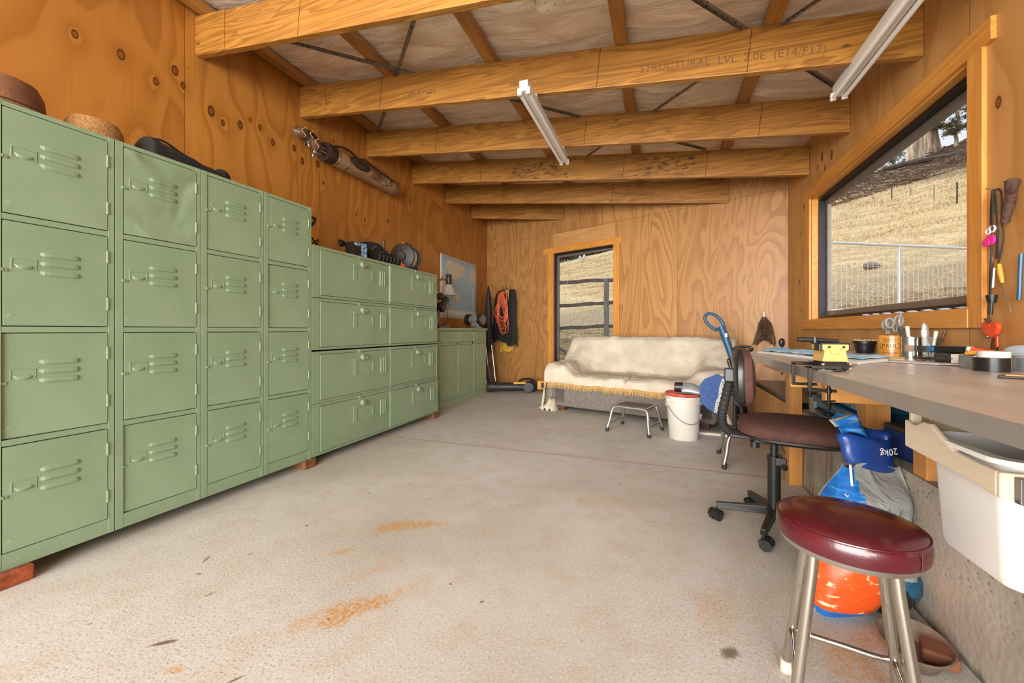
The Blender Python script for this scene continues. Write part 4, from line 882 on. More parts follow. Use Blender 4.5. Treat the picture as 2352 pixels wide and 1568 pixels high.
# ------------------------------------------------------------ step stools
alu = M('aluminium_tube', 'aaa69e', .32, .85, .04); tread = M('grey_rubber_tread', '5b5550', .8, 0, .1, 20, .6, 140); rub = M('black_rubber', '1d1b1a', .7)
def step_stool(label, loc, rz, sx, sy, h):
    t = thing('step_stool', label, 'step stool', loc, rz, 'aluminium step stools')
    w, d = sx * .80, sy * .72
    mb = MB(); mb.box(-w / 2, w / 2, -d / 2, d / 2, h - .03, h - .004); obj('step_plate', mb, alu, t, bevel=.012, bseg=3)
    mb = MB(); mb.box(-w / 2 + .02, w / 2 - .02, -d / 2 + .02, d / 2 - .02, h - .005, h); obj('tread_mat', mb, tread, t, bevel=.002, label='ribbed grey tread mat')
    for sy_ in (-1, 1):
        mb = MB(); f = [(-sx / 2, sy_ * sy / 2, .03), (-sx / 2 + (sx - w) * .22, sy_ * (sy / 2 - (sy - d) * .22), h * .42), (-w / 2 - .008, sy_ * (d / 2 + .004), h - .055), (-w / 2 + .03, sy_ * (d / 2 - .005), h - .018), (0, sy_ * (d / 2 - .005), h - .016)]
        P = smo(f + [(-a, b, c_) for a, b, c_ in f[::-1][1:]], 5); mb.tube(P, .0155, 10); obj('leg_frame', mb, alu, t, smooth=True)
    for sx_ in (-1, 1):
        mb = MB(); mb.tube([(sx_ * (sx / 2 - .02), -sy / 2 + .01, .085), (sx_ * (sx / 2 - .02), sy / 2 - .01, .085)], .009, 8); obj('crossbar', mb, alu, t, smooth=True)
        for sy_ in (-1, 1):
            mb = MB(); mb.cyl((sx_ * sx / 2, sy_ * sy / 2, 0), (sx_ * (sx / 2 - .006), sy_ * (sy / 2 - .002), .042), .017, .015, n=14); obj('rubber_foot', mb, rub, t, smooth=True)
    return t
step_stool('low aluminium step stool on the floor in front of the sofa', (-.235, 4.205, 0), R(-18), .42, .38, .262)
step_stool('low aluminium step stool behind the brown office chair', (.66, 3.46, 0), R(-2), .44, .40, .255)

# ------------------------------------------------------------ white pail
bk = thing('plastic_pail', 'tall white plastic pail with a red lid and wire handle', 'bucket', (.205, 4.08, 0), R(20))
wp = M('pail_white', 'cdc6ba', .4, 0, .05, 5)
mb = MB(); mb.lathe([(0, 0), (.122, 0), (.128, .006), (.146, .335), (.158, .336), (.158, .345), (.149, .348), (.150, .366), (.160, .367), (.160, .376), (.151, .38), (.151, .395), (0, .395)], n=44); obj('pail_body', mb, wp, bk, smooth=True)
mb = MB(); mb.lathe([(0, .398), (.15, .398), (.158, .404), (.162, .418), (.158, .424), (.15, .418), (.145, .412), (0, .412)], n=44); obj('lid', mb, M('red_lid', 'c9503c', .45, 0, .25, 26), bk, smooth=True, label='red lid')
mb = MB(); mb.tube([(.164 * math.cos(a), -.164 * math.sin(a) * 1.0, .36 - .20 * math.sin(a)) for a in [PI * k / 24 for k in range(25)]], .0022, 6); obj('wire_handle', mb, M('dull_steel', '5a5650', .4, .6), bk, smooth=True)
for s_ in (-1, 1):
    mb = MB(); mb.box(s_ * .150 - .012, s_ * .150 + .012, -.02, .02, .30, .372); obj('handle_ear', mb, wp, bk, bevel=.004)
mb = MB(); mb.box(.128, .146, -.06, -.02, .19, .24, Matrix.Rotation(R(-14), 4, 'Z')); obj('grey_tape', mb, M('grey_tape', '87847f', .5), bk)
t = thing('handheld_nozzle', 'black and grey curved handheld scoop lying on the red pail lid', 'nozzle', (.21, 4.05, .424), R(-8))
mb = MB(); mb.grid(20, 16, lambda u, v: (-.02 + .17 * u, .06 * math.cos(PI * v) * (1 + .25 * u), .006 + (.075 + .02 * math.sin(PI * u)) * math.sin(PI * v) * (1 - .45 * u * u))); obj('scoop_hood', mb, M('smoky_grey_plastic', '8a8a86', .22, .2), t, smooth=True, solid=.004)
mb = MB(); mb.cyl((-.08, 0, .048), (-.01, 0, .05), .045, .046, n=24); mb.cyl((-.083, 0, .048), (-.079, 0, .048), .038, n=24); mb.box(-.02, .16, -.07, .07, .0, .016); obj('nozzle_body', mb, blkp, t, bevel=.006)

# ------------------------------------------------------------ blue upright cleaner behind the sofa arm
uv = thing('upright_cleaner', 'blue upright cleaner handle rising behind the sofa arm', 'vacuum cleaner', (0, 0, 0))
bl = M('dark_blue_plastic', '23506e', .4)
mb = MB(); q0 = Vector((.59, 4.97, -.04)); hx = Vector((.94, -.34, 0))
def hp_(a, z): return q0 + hx * a + Vector((0, 0, z))
mb.tube(smo([hp_(-.01, 1.04), hp_(-.075, 1.09), hp_(-.12, 1.15), hp_(-.12, 1.20), hp_(-.08, 1.225), hp_(-.01, 1.20), hp_(.05, 1.13), hp_(.075, 1.05)], 6), [.017] * 43, 10); mb.tube([hp_(-.02, 1.04), hp_(.02, 1.055), hp_(.08, 1.04)], .018, 8); mb.tube([hp_(.04, 1.08), hp_(.07, 1.0), hp_(.12, .84), hp_(.16, .70)], [.035, .04, .035, .03], 12); obj('handle', mb, bl, uv, smooth=True)
mb = MB(); mb.tube([hp_(.15, .74), hp_(.2, .5), hp_(.24, .16)], [.05, .06, .06], 14); mb.tube(smo([hp_(.14, .82), hp_(.22, .86), hp_(.32, .86), hp_(.33, .83), hp_(.24, .81), hp_(.16, .81)]), .016, 8); obj('cleaner_body', mb, blkp, uv, smooth=True)
mb = MB(); mb.box(-.15, .15, -.12, .12, 0, .10, Matrix.Translation(hp_(.25, 0)) @ Matrix.Rotation(R(-20), 4, 'Z')); obj('floor_head', mb, bl, uv, bevel=.03)
mb = MB(); mb.box(-.012, .012, -.003, .003, -.02, .02, Matrix.Translation(hp_(.085, .985) + Vector((-.0, -.042, 0)))); obj('small_label', mb, M('white_label', 'd9d6cf', .5), uv)
# blue pad with torn silver tape
bp = thing('blue_pad', 'dark blue padded panel with a torn silver strip propped beside the chair', 'pad', (0, 0, 0))
P0 = Vector((.375, 3.27, 0)); A_ = Vector((.90, -.43, 0)); 
def pp(a, z, d=0): return P0 + A_ * a + Vector((-.43, -.90, 0)) * d + Vector((0, 0, z - .215))
poly = [(-.105, .80), (-.07, .855), (.02, .90), (.045, .885), (.085, .885), (.125, .92), (.12, .87), (.06, .64), (.02, .605), (-.035, .63), (-.10, .68)]
mb = MB(); mb.prism(poly, 0, .018, lambda a, b, h: pp(a, b, h)); obj('panel', mb, M('navy_fabric', '2b4a7d', .7, 0, .15, 40), bp, bevel=.006)
mb = MB(); mb.prism([(.055, .87), (.08, .865), (.055, .78), (.045, .72), (.02, .62), (.0, .62), (.012, .70), (.03, .74), (.035, .80)], .0185, .021, lambda a, b, h: pp(a, b, h)); obj('silver_strip', mb, M('worn_silver', 'a9b0ae', .35, .4, .35, 60), bp, label='torn silver strip')
mb = MB(); mb.tube([pp(.10, .86, .02), pp(.12, .90, .02), pp(.145, .905, .0)], [.016, .018, .014], 8); obj('bright_blue_tab', mb, M('bright_blue_plastic', '1559b8', .4), bp, smooth=True)
mb = MB(); mb.tube([pp(.085, 1.0, -.02), pp(.125, .86, -.02), pp(.12, .60, -.045), pp(.115, .475, -.06)], .013, 10); obj('black_stem', mb, blkp, bp, smooth=True)
t = thing('white_board_strip', 'pale flat timber strip on the floor under the sofa arm', 'board', (.30, 4.29, 0), R(-3))
mb = MB(); mb.box(.02, .50, -.02, .04, 0, .022); obj('strip', mb, M('pale_board', 'cfc4b2', .7, 0, .1), t, bevel=.003)
# ------------------------------------------------------------ workbench
wbm = timber('bench_frame_pine', 'd79a52', 'a8682a', 2, 26, .5, .35, .4); wbx = timber('bench_rail_pine', 'd79a52', 'a8682a', 0, 26, .5, .35, .4); wby = timber('bench_apron_pine', 'd79a52', 'a8682a', 1, 26, .5, .35, .4)
n = NT('grey_laminate'); co = n.co(); f = n.noise(n.vm('MULTIPLY', co, (9, 1.2, 1)), 1, 5); f2 = n.noise(co, 5, 3)
col = n.ramp(f, [(.3, lin('a3998d')), (.7, lin('bab1a5'))]); lamm = n.fin(col, n.mr(f2, .3, .7, .26, .40), 0, **{'Specular IOR Level': .6})
wk = thing('workbench', 'long grey laminate workbench on a pine frame under the big window', 'workbench', (0, 0, 0))
mb = MB(); mb.prism([(.534, -.6), (.534, 3.04), (.664, 3.34), (1.351, 3.62), (1.351, -.6)], .815, .853, lambda a, b, h: (a, b, h)); obj('bench_top', mb, lamm, wk, bevel=.002)
mb = MB(); mb.box(.530, .5335, -.6, 3.04, .814, .8525); mb.add([(.530, 3.04, .814), (.66, 3.345, .814), (.66, 3.345, .8525), (.530, 3.04, .8525), (.534, 3.038, .814), (.664, 3.341, .814), (.664, 3.341, .8525), (.534, 3.038, .8525)], [(0, 1, 2, 3), (7, 6, 5, 4), (3, 2, 6, 7), (0, 4, 5, 1)]); obj('edge_strip', mb, M('aluminium_edging', 'aaa39a', .35, .6, .05), wk, label='brushed metal edging')
for (x0, x1, y0, y1, z0) in ((.785, .856, 3.075, 3.155, 0), (.862, .95, 2.235, 2.325, .481), (.862, .95, 1.80, 1.88, .481), (.862, .95, .50, .58, .481)):
    mb = MB(); mb.box(x0, x1, y0, y1, z0, .813); obj('leg', mb, wbm, wk, bevel=.002)
for yy in (2.325, 1.88, .58):
    mb = MB(); mb.box(.60, 1.34, yy + .001, yy + .046, .722, .813); obj('cross_rail', mb, wbx, wk, bevel=.004)
mb = MB(); mb.box(.655, .70, 2.38, 3.14, .755, .813); obj('apron', mb, wby, wk, bevel=.003)

# plywood box seat with black cushion
bx = thing('box_seat', 'low plywood box with a black cushion beyond the end of the workbench', 'bench seat', (0, 0, 0))
mb = MB(); mb.box(.885, 1.345, 3.30, 4.62, 0, .44); obj('box', mb, plymat('plywood_box', 'd3a468', 'a06c34', (0, 1), [], (1.2, .5), 40, .4, 9, 0, False), bx, bevel=.003)
mb = MB(); mb.box(.872, 1.35, 3.29, 4.64, .44, .46); obj('lid', mb, wby, bx, bevel=.002)
mb = MB(); mb.box(.865, 1.35, 3.28, 4.64, .46, .505); obj('cushion', mb, M('black_vinyl', '26211e', .35, 0, .1, 8), bx, bevel=.014, bseg=3, label='black vinyl cushion')
# tool cases under the bench
tc_b = M('tool_case_blue', '245a7a', .4, 0, .08); tc_g = M('tool_case_grey', '7f8586', .45, 0, .06)
def case(label, x0, y0, z0, L, D, H, rz):
    t = thing('tool_case', label, 'tool case', (x0, y0, z0), rz, 'blue tool cases')
    mb = MB(); mb.box(0, D, 0, L, 0, H * .48); obj('case_base', mb, tc_b, t, bevel=.012); mb = MB(); mb.box(0, D, 0, L, H * .5, H); obj('case_lid', mb, tc_b, t, bevel=.012)
    for a in (.16, .78):
        mb = MB(); mb.box(-.012, .004, L * a, L * a + .055, H * .2, H * .8); obj('latch', mb, tc_g, t, bevel=.004, label='grey latch')
    mb = MB(); mb.tube(smo([(-.002, L * .38, H * .5), (-.035, L * .40, H * .5), (-.035, L * .62, H * .5), (-.002, L * .64, H * .5)], 4), .010, 8); obj('carry_handle', mb, blkp, t, smooth=True)
    for a, b in ((.01, L * .12), (L * .88, L - .01)):
        mb = MB(); mb.box(-.004, .006, a, b, H * .1, H * .9); obj('corner_guard', mb, tc_g, t, bevel=.003)
case('blue tool case lying on the concrete ledge, the lower of the stacked pair', .885, 2.43, .481, .62, .34, .115, 0)
case('blue and grey tool case on top of the other one under the bench', .90, 2.42, .5975, .60, .33, .115, R(-2))
t = thing('spring_clamp', 'black metal hinged clamp hanging in front of the stacked tool cases', 'clamp', (.86, 2.66, .66))
mb = MB(); mb.prism([(-.07, .0), (.07, .03), (.10, -.06), (-.03, -.09)], -.006, .0, lambda a, b, h: (h, a, b)); mb.tube([(-.01, -.06, .0), (-.02, .0, .02), (-.01, .07, .03)], .008, 6); mb.cyl((-.02, .1, .04), (-.02, -.1, .02), .006, n=8); obj('jaw', mb, M('blackened_steel', '24221f', .4, .6), t)
t = thing('blue_carton', 'dark blue carton on the concrete ledge behind the cement bags', 'box', (.93, 1.88, .481), R(6))
mb = MB(); mb.box(0, .30, 0, .30, 0, .105); obj('carton', mb, M('blue_card', '13306e', .5), t, bevel=.004)
mb = MB(); mb.box(.0, .28, .0, .30, .106, .125, Matrix.Rotation(R(0), 4, 'X')); obj('contents', mb, M('dark_brown_stuff', '3d3129', .8), t, bevel=.004)
t = thing('dark_bundle', 'dark teal cloth bundle in the shade under the workbench', 'bundle', (1.13, 2.12, .481))
mb = MB(); mb.ball((0, 0, .10), (.12, .09, .12), 20, 12, lambda p: Vector((p.x, p.y, max(p.z, -.095))) * (1 + .15 * nz(p.x * 12, p.y * 12, p.z * 12))); obj('cloth', mb, M('dark_teal_cloth', '1d3a46', .8), t, smooth=True)
t = thing('torch', 'black torch with a red end lying on the concrete ledge by the tub', 'torch', (.90, 1.66, .481), R(35))
mb = MB(); mb.cyl((0, 0, .022), (.17, 0, .022), .022, .020, n=16); obj('torch_body', mb, blkp, t, smooth=True); mb = MB(); mb.cyl((-.006, 0, .022), (.0, 0, .022), .016, n=16); obj('lens', mb, M('red_lens', 'b02a35', .25), t, smooth=True, label='red lens')

# ------------------------------------------------------------ white tub hung under the bench
tb = thing('hanging_tub', 'white plastic tub with a pale timber rim board hung under the bench', 'tub', (.60, 1.018, 0)); tb.scale = (1, .845, 1)
wtub = M('tub_white', 'd5d1ca', .38, 0, .03, 4)
def rrect(x0, x1, y0, y1, r, k=6):
    P = []
    for (cx_, cy_, a0) in ((x1 - r, y1 - r, 0), (x0 + r, y1 - r, 90), (x0 + r, y0 + r, 180), (x1 - r, y0 + r, 270)):
        P += [(cx_ + r * math.cos(R(a0 + 90 * i / k)), cy_ + r * math.sin(R(a0 + 90 * i / k))) for i in range(k + 1)]
    return P
def loft(rings):
    m_ = MB(); n_ = len(rings[0]); vs = [p for r_ in rings for p in r_]
    m_.add(vs, [(i * n_ + k, i * n_ + (k + 1) % n_, (i + 1) * n_ + (k + 1) % n_, (i + 1) * n_ + k) for i in range(len(rings) - 1) for k in range(n_)] + [tuple(range(n_))[::-1]]); return m_
rings = []
for z, ins in ((.500, .030), (.503, .018), (.52, .012), (.70, .0), (.745, -.001), (.747, -.020), (.757, -.020), (.757, .004), (.70, .006), (.53, .02)):
    rings.append([(a, b, z) for a, b in rrect(.012 + ins, .32 - ins, .012 + ins, .305 - ins * .4, .045 - ins * .3)])
mb = loft(rings); mb.f.append(tuple(range(len(mb.v) - 28, len(mb.v)))); mb.mi.append(0); obj('tub_body', mb, wtub, tb, smooth=True)
pw = timber('pale_plywood_board', 'cfc0a8', 'b29f84', 1, 20, .6, .25)
mb = MB(); pts = [(.355, .705), (.355, .772), (.325, .766), (.30, .768), (.265, .782), (.235, .782), (.20, .766), (.14, .742), (.07, .738), (.0, .738), (.0, .690), (.06, .695)]
pts = [(a, b) for a, b in pts]
mb.prism(pts, -.012, .0, lambda a, b, h: (h, a, b)); obj('rim_board', mb, pw, tb, bevel=.003, label='pale plywood rim board')
mb = MB(); mb.box(-.012, .33, -.012, -.0, .690, .738); obj('end_board', mb, pw, tb, bevel=.003)
mb = MB(); mb.box(.0, .34, .352, .366, .70, .812); obj('end_board', mb, pw, tb, bevel=.003)
mb = MB(); mb.box(.006, .036, -.030, -.0125, .686, .733); mb.box(.036, .10, -.026, -.0125, .690, .730); mb.cyl((.02, -.034, .70), (.02, -.034, .722), .004, n=8); obj('toggle_latch', mb, M('zinc_latch', '6f6b65', .4, .7), tb, bevel=.002, label='black and zinc toggle latch')
mb = MB(); mb.box(.02, .34, .315, .35, .742, .80); obj('tub_shade_panel', mb, M('khaki_tub_shade', '8f7f5e', .8), tb)  # added panel, its khaki stands in for the tub's shaded inside

# ------------------------------------------------------------ cement bags
n = NT('blue_bag_print'); co = n.co(); x, y, z = n.sep(co)[:3]
f = n.noise(n.vm('MULTIPLY', co, (3, 3, 30)), 2, 3); blue_m = n.fin(n.ramp(f, [(.42, lin('1b63ae')), (.6, lin('2277c4')), (.7, lin('6fa6d6'))]), .32)
n = NT('silver_bag_film'); f = n.noise(n.co(), 9, 4, .6); n.bump(f, 1.0, .035); sil_m = n.fin(n.ramp(f, [(.35, lin('8f9290')), (.7, lin('b9bab6'))]), .28, .25)
n = NT('orange_bag_print'); f = n.noise(n.vm('MULTIPLY', n.co(), (14, 14, 30)), 1.5, 4, .8); org_m = n.fin(n.ramp(f, [(.52, lin('d9531e')), (.62, lin('e0622a')), (.66, lin('e8c9a0'))]), .35)
navy = M('navy_print', '173f86', .32); orstripe = M('orange_stripe', 'e0601f', .35); white_l = M('white_print', 'e2e4e6', .5)
cb = thing('cement_bag', 'open blue and silver bag with an orange lower face leaning on the nib', 'bag', (.60, 1.76, 0), R(24))
lean = Vector((.37, .12, 1.0))
def bagp(u, v, W_=.30, Dp=.085, H_=.50):
    """u around (0..1, .75 = towards camera), v up"""
    a = 2 * PI * u; w = (W_ * .5) * (.62 + .42 * math.sin(PI * min(1, v * .95)) ** .7); d = Dp * (.55 + .7 * math.sin(PI * min(1, v * 1.05)) ** .6) * (1 - .5 * ss(.75, 1, v))
    c_, s_ = math.cos(a), math.sin(a); c2 = math.copysign(abs(c_) ** .7, c_); s2 = math.copysign(abs(s_) ** .8, s_)
    z = H_ * v; wob = .012 * nz(c_ * 2 + 5, s_ * 2, v * 7) * (.3 + v)
    if v < .04: w *= .92; d *= .8
    return Vector((c2 * w + lean.x * z + wob, s2 * d + lean.y * z + wob * 1.5 + .0, z + .012 * math.sin(a * 3 + 1) * ss(.8, 1, v)))
mb = MB(); NU, NV = 48, 30
for j in range(NV + 1):
    for i in range(NU): mb.v.append(tuple(bagp(i / NU, j / NV)))
for j in range(NV):
    for i in range(NU):
        u = (i + .5) / NU; v = (j + .5) / NV; a = math.cos(2 * PI * u)
        m_ = 1
        if v < .42 and math.sin(2 * PI * u) < 0 and a < .75: m_ = 2 if v > .05 else 0
        if v >= .42:
            edge = -.75 + (1 - v) * 1.9
            m_ = 0 if (a < edge and math.sin(2 * PI * u) < .2) else 1
            if m_ == 0 and .50 < v + a * .12 < .535: m_ = 3
        if v < .42 and a > .75: m_ = 0
        mb.f.append((j * NU + i, j * NU + (i + 1) % NU, (j + 1) * NU + (i + 1) % NU, (j + 1) * NU + i)); mb.mi.append(m_)
mb.f.append(tuple(range(NU))[::-1]); mb.mi.append(0); mb.f.append(tuple(range(NV * NU, NV * NU + NU))); mb.mi.append(1)
obj('bag_body', mb, [blue_m, sil_m, org_m, orstripe], cb, smooth=True)
top = Vector((lean.x * .49, lean.y * .49, .49))
def col_fn(u, v):
    a = 2 * PI * u; w = .088 + .018 * v; d = .03 + .012 * v
    return top + Vector((math.cos(a) * w + .01 * nz(v * 5, a), math.sin(a) * d + .03 * v, .115 * v - .005 + .012 * math.sin(a * 2 + .5)))
mb = MB(); mb.grid(32, 6, col_fn); obj('folded_collar', mb, navy, cb, smooth=True, solid=.002, label='dark blue folded bag mouth')
mb = MB(); mb.grid(26, 5, lambda u, v: top + Vector((-.09 + .17 * u, .02 + .05 * v + .01 * math.sin(u * 9), .11 + .06 * v + .02 * math.sin(u * 5) - .03 * u))); mb.grid(8, 5, lambda u, v: top + Vector((-.13 + .09 * u, -.005 + .02 * v, .155 + .03 * u * v + .01 * v)))
obj('torn_flap', mb, [blue_m], cb, smooth=True, solid=.002)
mb = MB(); mb.grid(10, 4, lambda u, v: top + Vector((-.14 + .10 * u, .0 + .03 * v, .150 + .022 * u + .02 * v))); obj('silver_flap', mb, sil_m, cb, smooth=True, solid=.002)
tx = text_mesh('20kg', .036, .0003); tx.xf(Matrix.Translation(top + Vector((.055, -.048, .082))) @ Matrix.Rotation(R(90), 4, 'X') @ Matrix.Rotation(R(188), 4, 'Z')); obj('printed_weight', tx, white_l, cb, label='upside-down white print')
tx = text_mesh('CTIC', .030, .0003); tx.xf(Matrix.Translation(Vector((-.105, -.072, .245))) @ Matrix.Rotation(R(80), 4, 'X') @ Matrix.Rotation(R(-38), 4, 'Z')); obj('printed_word', tx, white_l, cb)
mb = MB(); mb.tube([top + Vector((-.115, -.035, .02)), top + Vector((-.12, -.045, -.03)), top + Vector((-.125, -.055, -.065))], .004, 6); mb.tube([top + Vector((-.12, -.055, -.07)), top + Vector((-.15, -.06, -.085)), top + Vector((-.16, -.06, -.075))], .0022, 5); obj('white_string', mb, white_l, cb)
sb2 = thing('silver_bag', 'half-empty silver and blue bag slumped against the nib behind the open one', 'bag', (.775, 1.86, 0), R(30))
mb = MB(); mb.ball((.0, .02, .20), (.075, .10, .21), 24, 18, lambda p: Vector((p.x * (1.15 - p.z * 1.6) + p.z * .10, p.y * (1.1 - p.z), max(p.z, -.198))) * (1 + .12 * nz(p.x * 18, p.y * 18, p.z * 10)))
obj('bag_body', mb, sil_m, sb2, smooth=True)
mb = MB(); mb.ball((.0, .01, .10), (.092, .112, .095), 24, 12, lambda p: Vector((p.x, p.y, max(p.z, -.096))) * (1 + .08 * nz(p.x * 18, p.y * 18, p.z * 10))); obj('printed_panel', mb, M('teal_print', '1d5068', .4, 0, .3, 60), sb2, smooth=True, label='dark blue printed lower panel')
# dusty pan on the floor
t = thing('oval_pan', 'dusty oval metal pan on the floor against the foot of the nib', 'pan', (.728, 1.58, 0), R(70)); t.scale = (1.35, 1.35, 1.2)
dm = M('dusty_metal', '7d6f5f', .5, .4, .3, 25)
mb = MB(); mb.lathe([(0, .004), (.055, .004), (.082, .045), (.088, .047), (.084, .05), (.056, .012), (0, .012)], (0, 0, 0), 36, sx=1.0, sy=.75); obj('pan_body', mb, dm, t, smooth=True)
mb = MB(); mb.box(-.02, .035, -.07, -.01, .012, .045); obj('wood_chock', mb, M('dull_red_wood', '75482f', .85), t, bevel=.006, label='small reddish-brown block')
t = thing('black_sack', 'dark plastic sack slumped on the floor behind the stool legs', 'bag', (.74, 1.82, 0), R(20))
mb = MB(); mb.ball((0, 0, .085), (.10, .085, .09), 20, 12, lambda p: Vector((p.x, p.y, max(p.z, -.084))) * (1 + .16 * nz(p.x * 18, p.y * 18, p.z * 14))); obj('sack', mb, M('black_poly', '191c20', .3), t, smooth=True)

# ------------------------------------------------------------ red bar stool
st = thing('bar_stool', 'round stool with a maroon vinyl seat and chrome tube legs', 'stool', (.4436, 1.248, 0), R(20.08))
mar = NT('maroon_vinyl'); f = mar.noise(mar.co(), 6, 3); mar.bump(mar.noise(mar.co(), 220, 2), .12, .002); mar_m = mar.fin(mar.ramp(f, [(.3, lin('400b12')), (.7, lin('4f101a'))]), .26, 0, **{'Coat Weight': .3})
SR = .152; sz = .466
mb = MB(); mb.lathe([(0, sz), (SR * .9, sz), (SR * .985, sz + .010), (SR, sz + .028), (SR * .985, sz + .048), (SR * .955, sz + .057), (SR * .90, sz + .063), (SR * .7, sz + .070), (SR * .4, sz + .074), (0, sz + .075)], n=72); obj('seat_cushion', mb, mar_m, st, smooth=True)
mb = MB(); mb.tube([((SR * .972) * math.cos(2 * PI * k / 72), (SR * .972) * math.sin(2 * PI * k / 72), sz + .0545) for k in range(72)], .0028, 6, True); obj('piping', mb, mar_m, st, smooth=True)
mb = MB(); mb.tube([((SR + .0006) * math.cos(R(-75)), (SR + .0006) * math.sin(R(-75)), sz + .014 + .01 * k) for k in range(5)], .0013, 5); obj('side_seam', mb, mar_m, st)
mb = MB(); mb.lathe([(SR * .55, sz - .006), (SR * .93, sz - .006), (SR * .955, sz + .004), (SR * .955, sz + .012), (SR * .9, sz + .012)], n=56); obj('seat_ring', mb, chrome, st, smooth=True)
chr2 = M('chrome_tube', 'c4beb4', .12, 1.0, .02)
La = [R(13 + 90 * k) for k in range(4)]
for a in La:
    mb = MB(); mb.tube([(.105 * math.cos(a), .105 * math.sin(a), sz), (.112 * math.cos(a), .112 * math.sin(a), sz - .06), (.175 * math.cos(a), .175 * math.sin(a), .02)], .0125, 14); obj('leg', mb, chr2, st, smooth=True)
    mb = MB(); mb.cyl((.176 * math.cos(a), .176 * math.sin(a), 0), (.173 * math.cos(a), .173 * math.sin(a), .035), .0155, n=14); obj('foot_cap', mb, M('cream_rubber', 'c9c1b2', .6), st, smooth=True)
def lp(a, z): 
    r_ = .112 + (.175 - .112) * (sz - .06 - z) / (sz - .08); return Vector((r_ * math.cos(a), r_ * math.sin(a), z))
for k in range(4):
    a, b = La[k], La[(k + 1) % 4]; z = .135
    A0 = lp(a, z) ; B0 = lp(b, z)
    mb = MB(); mb.tube(smo([A0 + Vector((0, 0, .01)), A0.lerp(B0, .12), A0.lerp(B0, .5), A0.lerp(B0, .88), B0 + Vector((0, 0, .01))], 5), .008, 10); obj('foot_rail', mb, chr2, st, smooth=True)

# ------------------------------------------------------------ office chair
oc = thing('office_chair', 'brown fabric office chair with black bellows back stem and star base', 'chair', (.54, 2.37, 0), R(-9))
brf = M('brown_chair_fabric', '4a2a20', .85, 0, .15, 30, .3, 200); cpl = M('chair_black_plastic', '1f1f1d', .35)
def sup(a, e=.62): c_, s_ = math.cos(a), math.sin(a); return math.copysign(abs(c_) ** e, c_), math.copysign(abs(s_) ** e, s_)
def padring(rx, ry, z, cx_=.10, e=.72): return [(cx_ + sup(2 * PI * k / 48, e)[0] * rx, sup(2 * PI * k / 48, e)[1] * ry, z) for k in range(48)]
mb = loft([padring(.248, .21, .485), padring(.262, .222, .495), padring(.266, .226, .515), padring(.256, .219, .535), padring(.22, .19, .552), padring(.12, .11, .562), padring(.02, .02, .563)]); mb.f.append(tuple(range(len(mb.v) - 48, len(mb.v)))); mb.mi.append(0); obj('seat', mb, brf, oc, smooth=True)
mb = loft([padring(.14, .12, .455), padring(.22, .20, .468), padring(.262, .224, .483), padring(.262, .224, .490), padring(.24, .20, .486)]); mb.f.append(tuple(range(len(mb.v) - 48, len(mb.v)))); mb.mi.append(0); obj('seat_shell', mb, cpl, oc, smooth=True)
mb = MB(); mb.box(-.09, .10, -.06, .06, .435, .458); mb.box(-.20, -.05, -.025, .025, .440, .458); mb.box(.02, .10, .04, .13, .43, .445); obj('mechanism', mb, cpl, oc, bevel=.006)
def ovr(x0, ry, rz_, zc, e=.75): return [(x0 + .055 * (sup(2 * PI * k / 40, e)[1]) ** 2 * .0 + .02 * ((sup(2 * PI * k / 40, e)[0]) ** 2), sup(2 * PI * k / 40, e)[0] * ry, zc + sup(2 * PI * k / 40, e)[1] * rz_) for k in range(40)]
zc = .757
def bend(v): return (v[0] - .035 * ((v[2] - zc) / .15) ** 2 * -0.4 + .12 * (zc - v[2]) * .25, v[1], v[2])
mb = loft([ovr(-.165, .175, .135, zc), ovr(-.160, .185, .145, zc), ovr(-.14, .187, .147, zc), ovr(-.118, .18, .14, zc), ovr(-.105, .15, .11, zc), ovr(-.10, .05, .04, zc)]); mb.f.append(tuple(range(len(mb.v) - 40, len(mb.v)))); mb.mi.append(0); mb.v = [bend(v) for v in mb.v]; obj('backrest', mb, brf, oc, smooth=True)
mb = loft([ovr(-.195, .12, .09, zc), ovr(-.19, .165, .13, zc), ovr(-.178, .187, .148, zc), ovr(-.158, .190, .151, zc), ovr(-.150, .185, .147, zc)]); mb.f.append(tuple(range(len(mb.v) - 40, len(mb.v)))); mb.mi.append(0); mb.v = [bend(v) for v in mb.v]; obj('backrest_shell', mb, cpl, oc, smooth=True)
path = smo([(-.16, 0, .458), (-.195, 0, .462), (-.228, 0, .50), (-.232, 0, .56), (-.212, 0, .66), (-.195, 0, .74)], 12); rr = [.021 + .0045 * (1 if k % 3 == 0 else 0) for k in range(len(path))]
mb = MB(); mb.tube(path, rr, 16); obj('bellows', mb, M('black_rubber', '1d1b1a', .7), oc, smooth=False)
mb = MB(); mb.box(-.222, -.175, -.03, .03, .73, .80); obj('back_bracket', mb, cpl, oc, bevel=.006)
mb = MB(); mb.cyl((0, 0, .08), (0, 0, .36), .029, n=22); mb.cyl((0, 0, .36), (0, 0, .455), .018, n=18); mb.cyl((0, 0, .34), (0, 0, .37), .032, n=22); obj('column', mb, M('black_steel', '20221f', .35, .3), oc, smooth=True)
mb = MB(); mb.box(.0, .05, -.05, -.02, .33, .37); mb.cyl((.03, -.035, .335), (.045, -.06, .325), .014, n=12); obj('height_lever', mb, cpl, oc, bevel=.005)
mb = MB(); mb.cyl((-.085, -.02, .405), (-.085, -.02, .435), .022, n=16); mb.cyl((-.085, -.02, .43), (-.085, -.02, .445), .008, n=10); obj('tension_knob', mb, cpl, oc, smooth=True)
mb = MB(); mb.cyl((0, 0, .065), (0, 0, .115), .038, n=22); obj('base_hub', mb, cpl, oc, smooth=True)
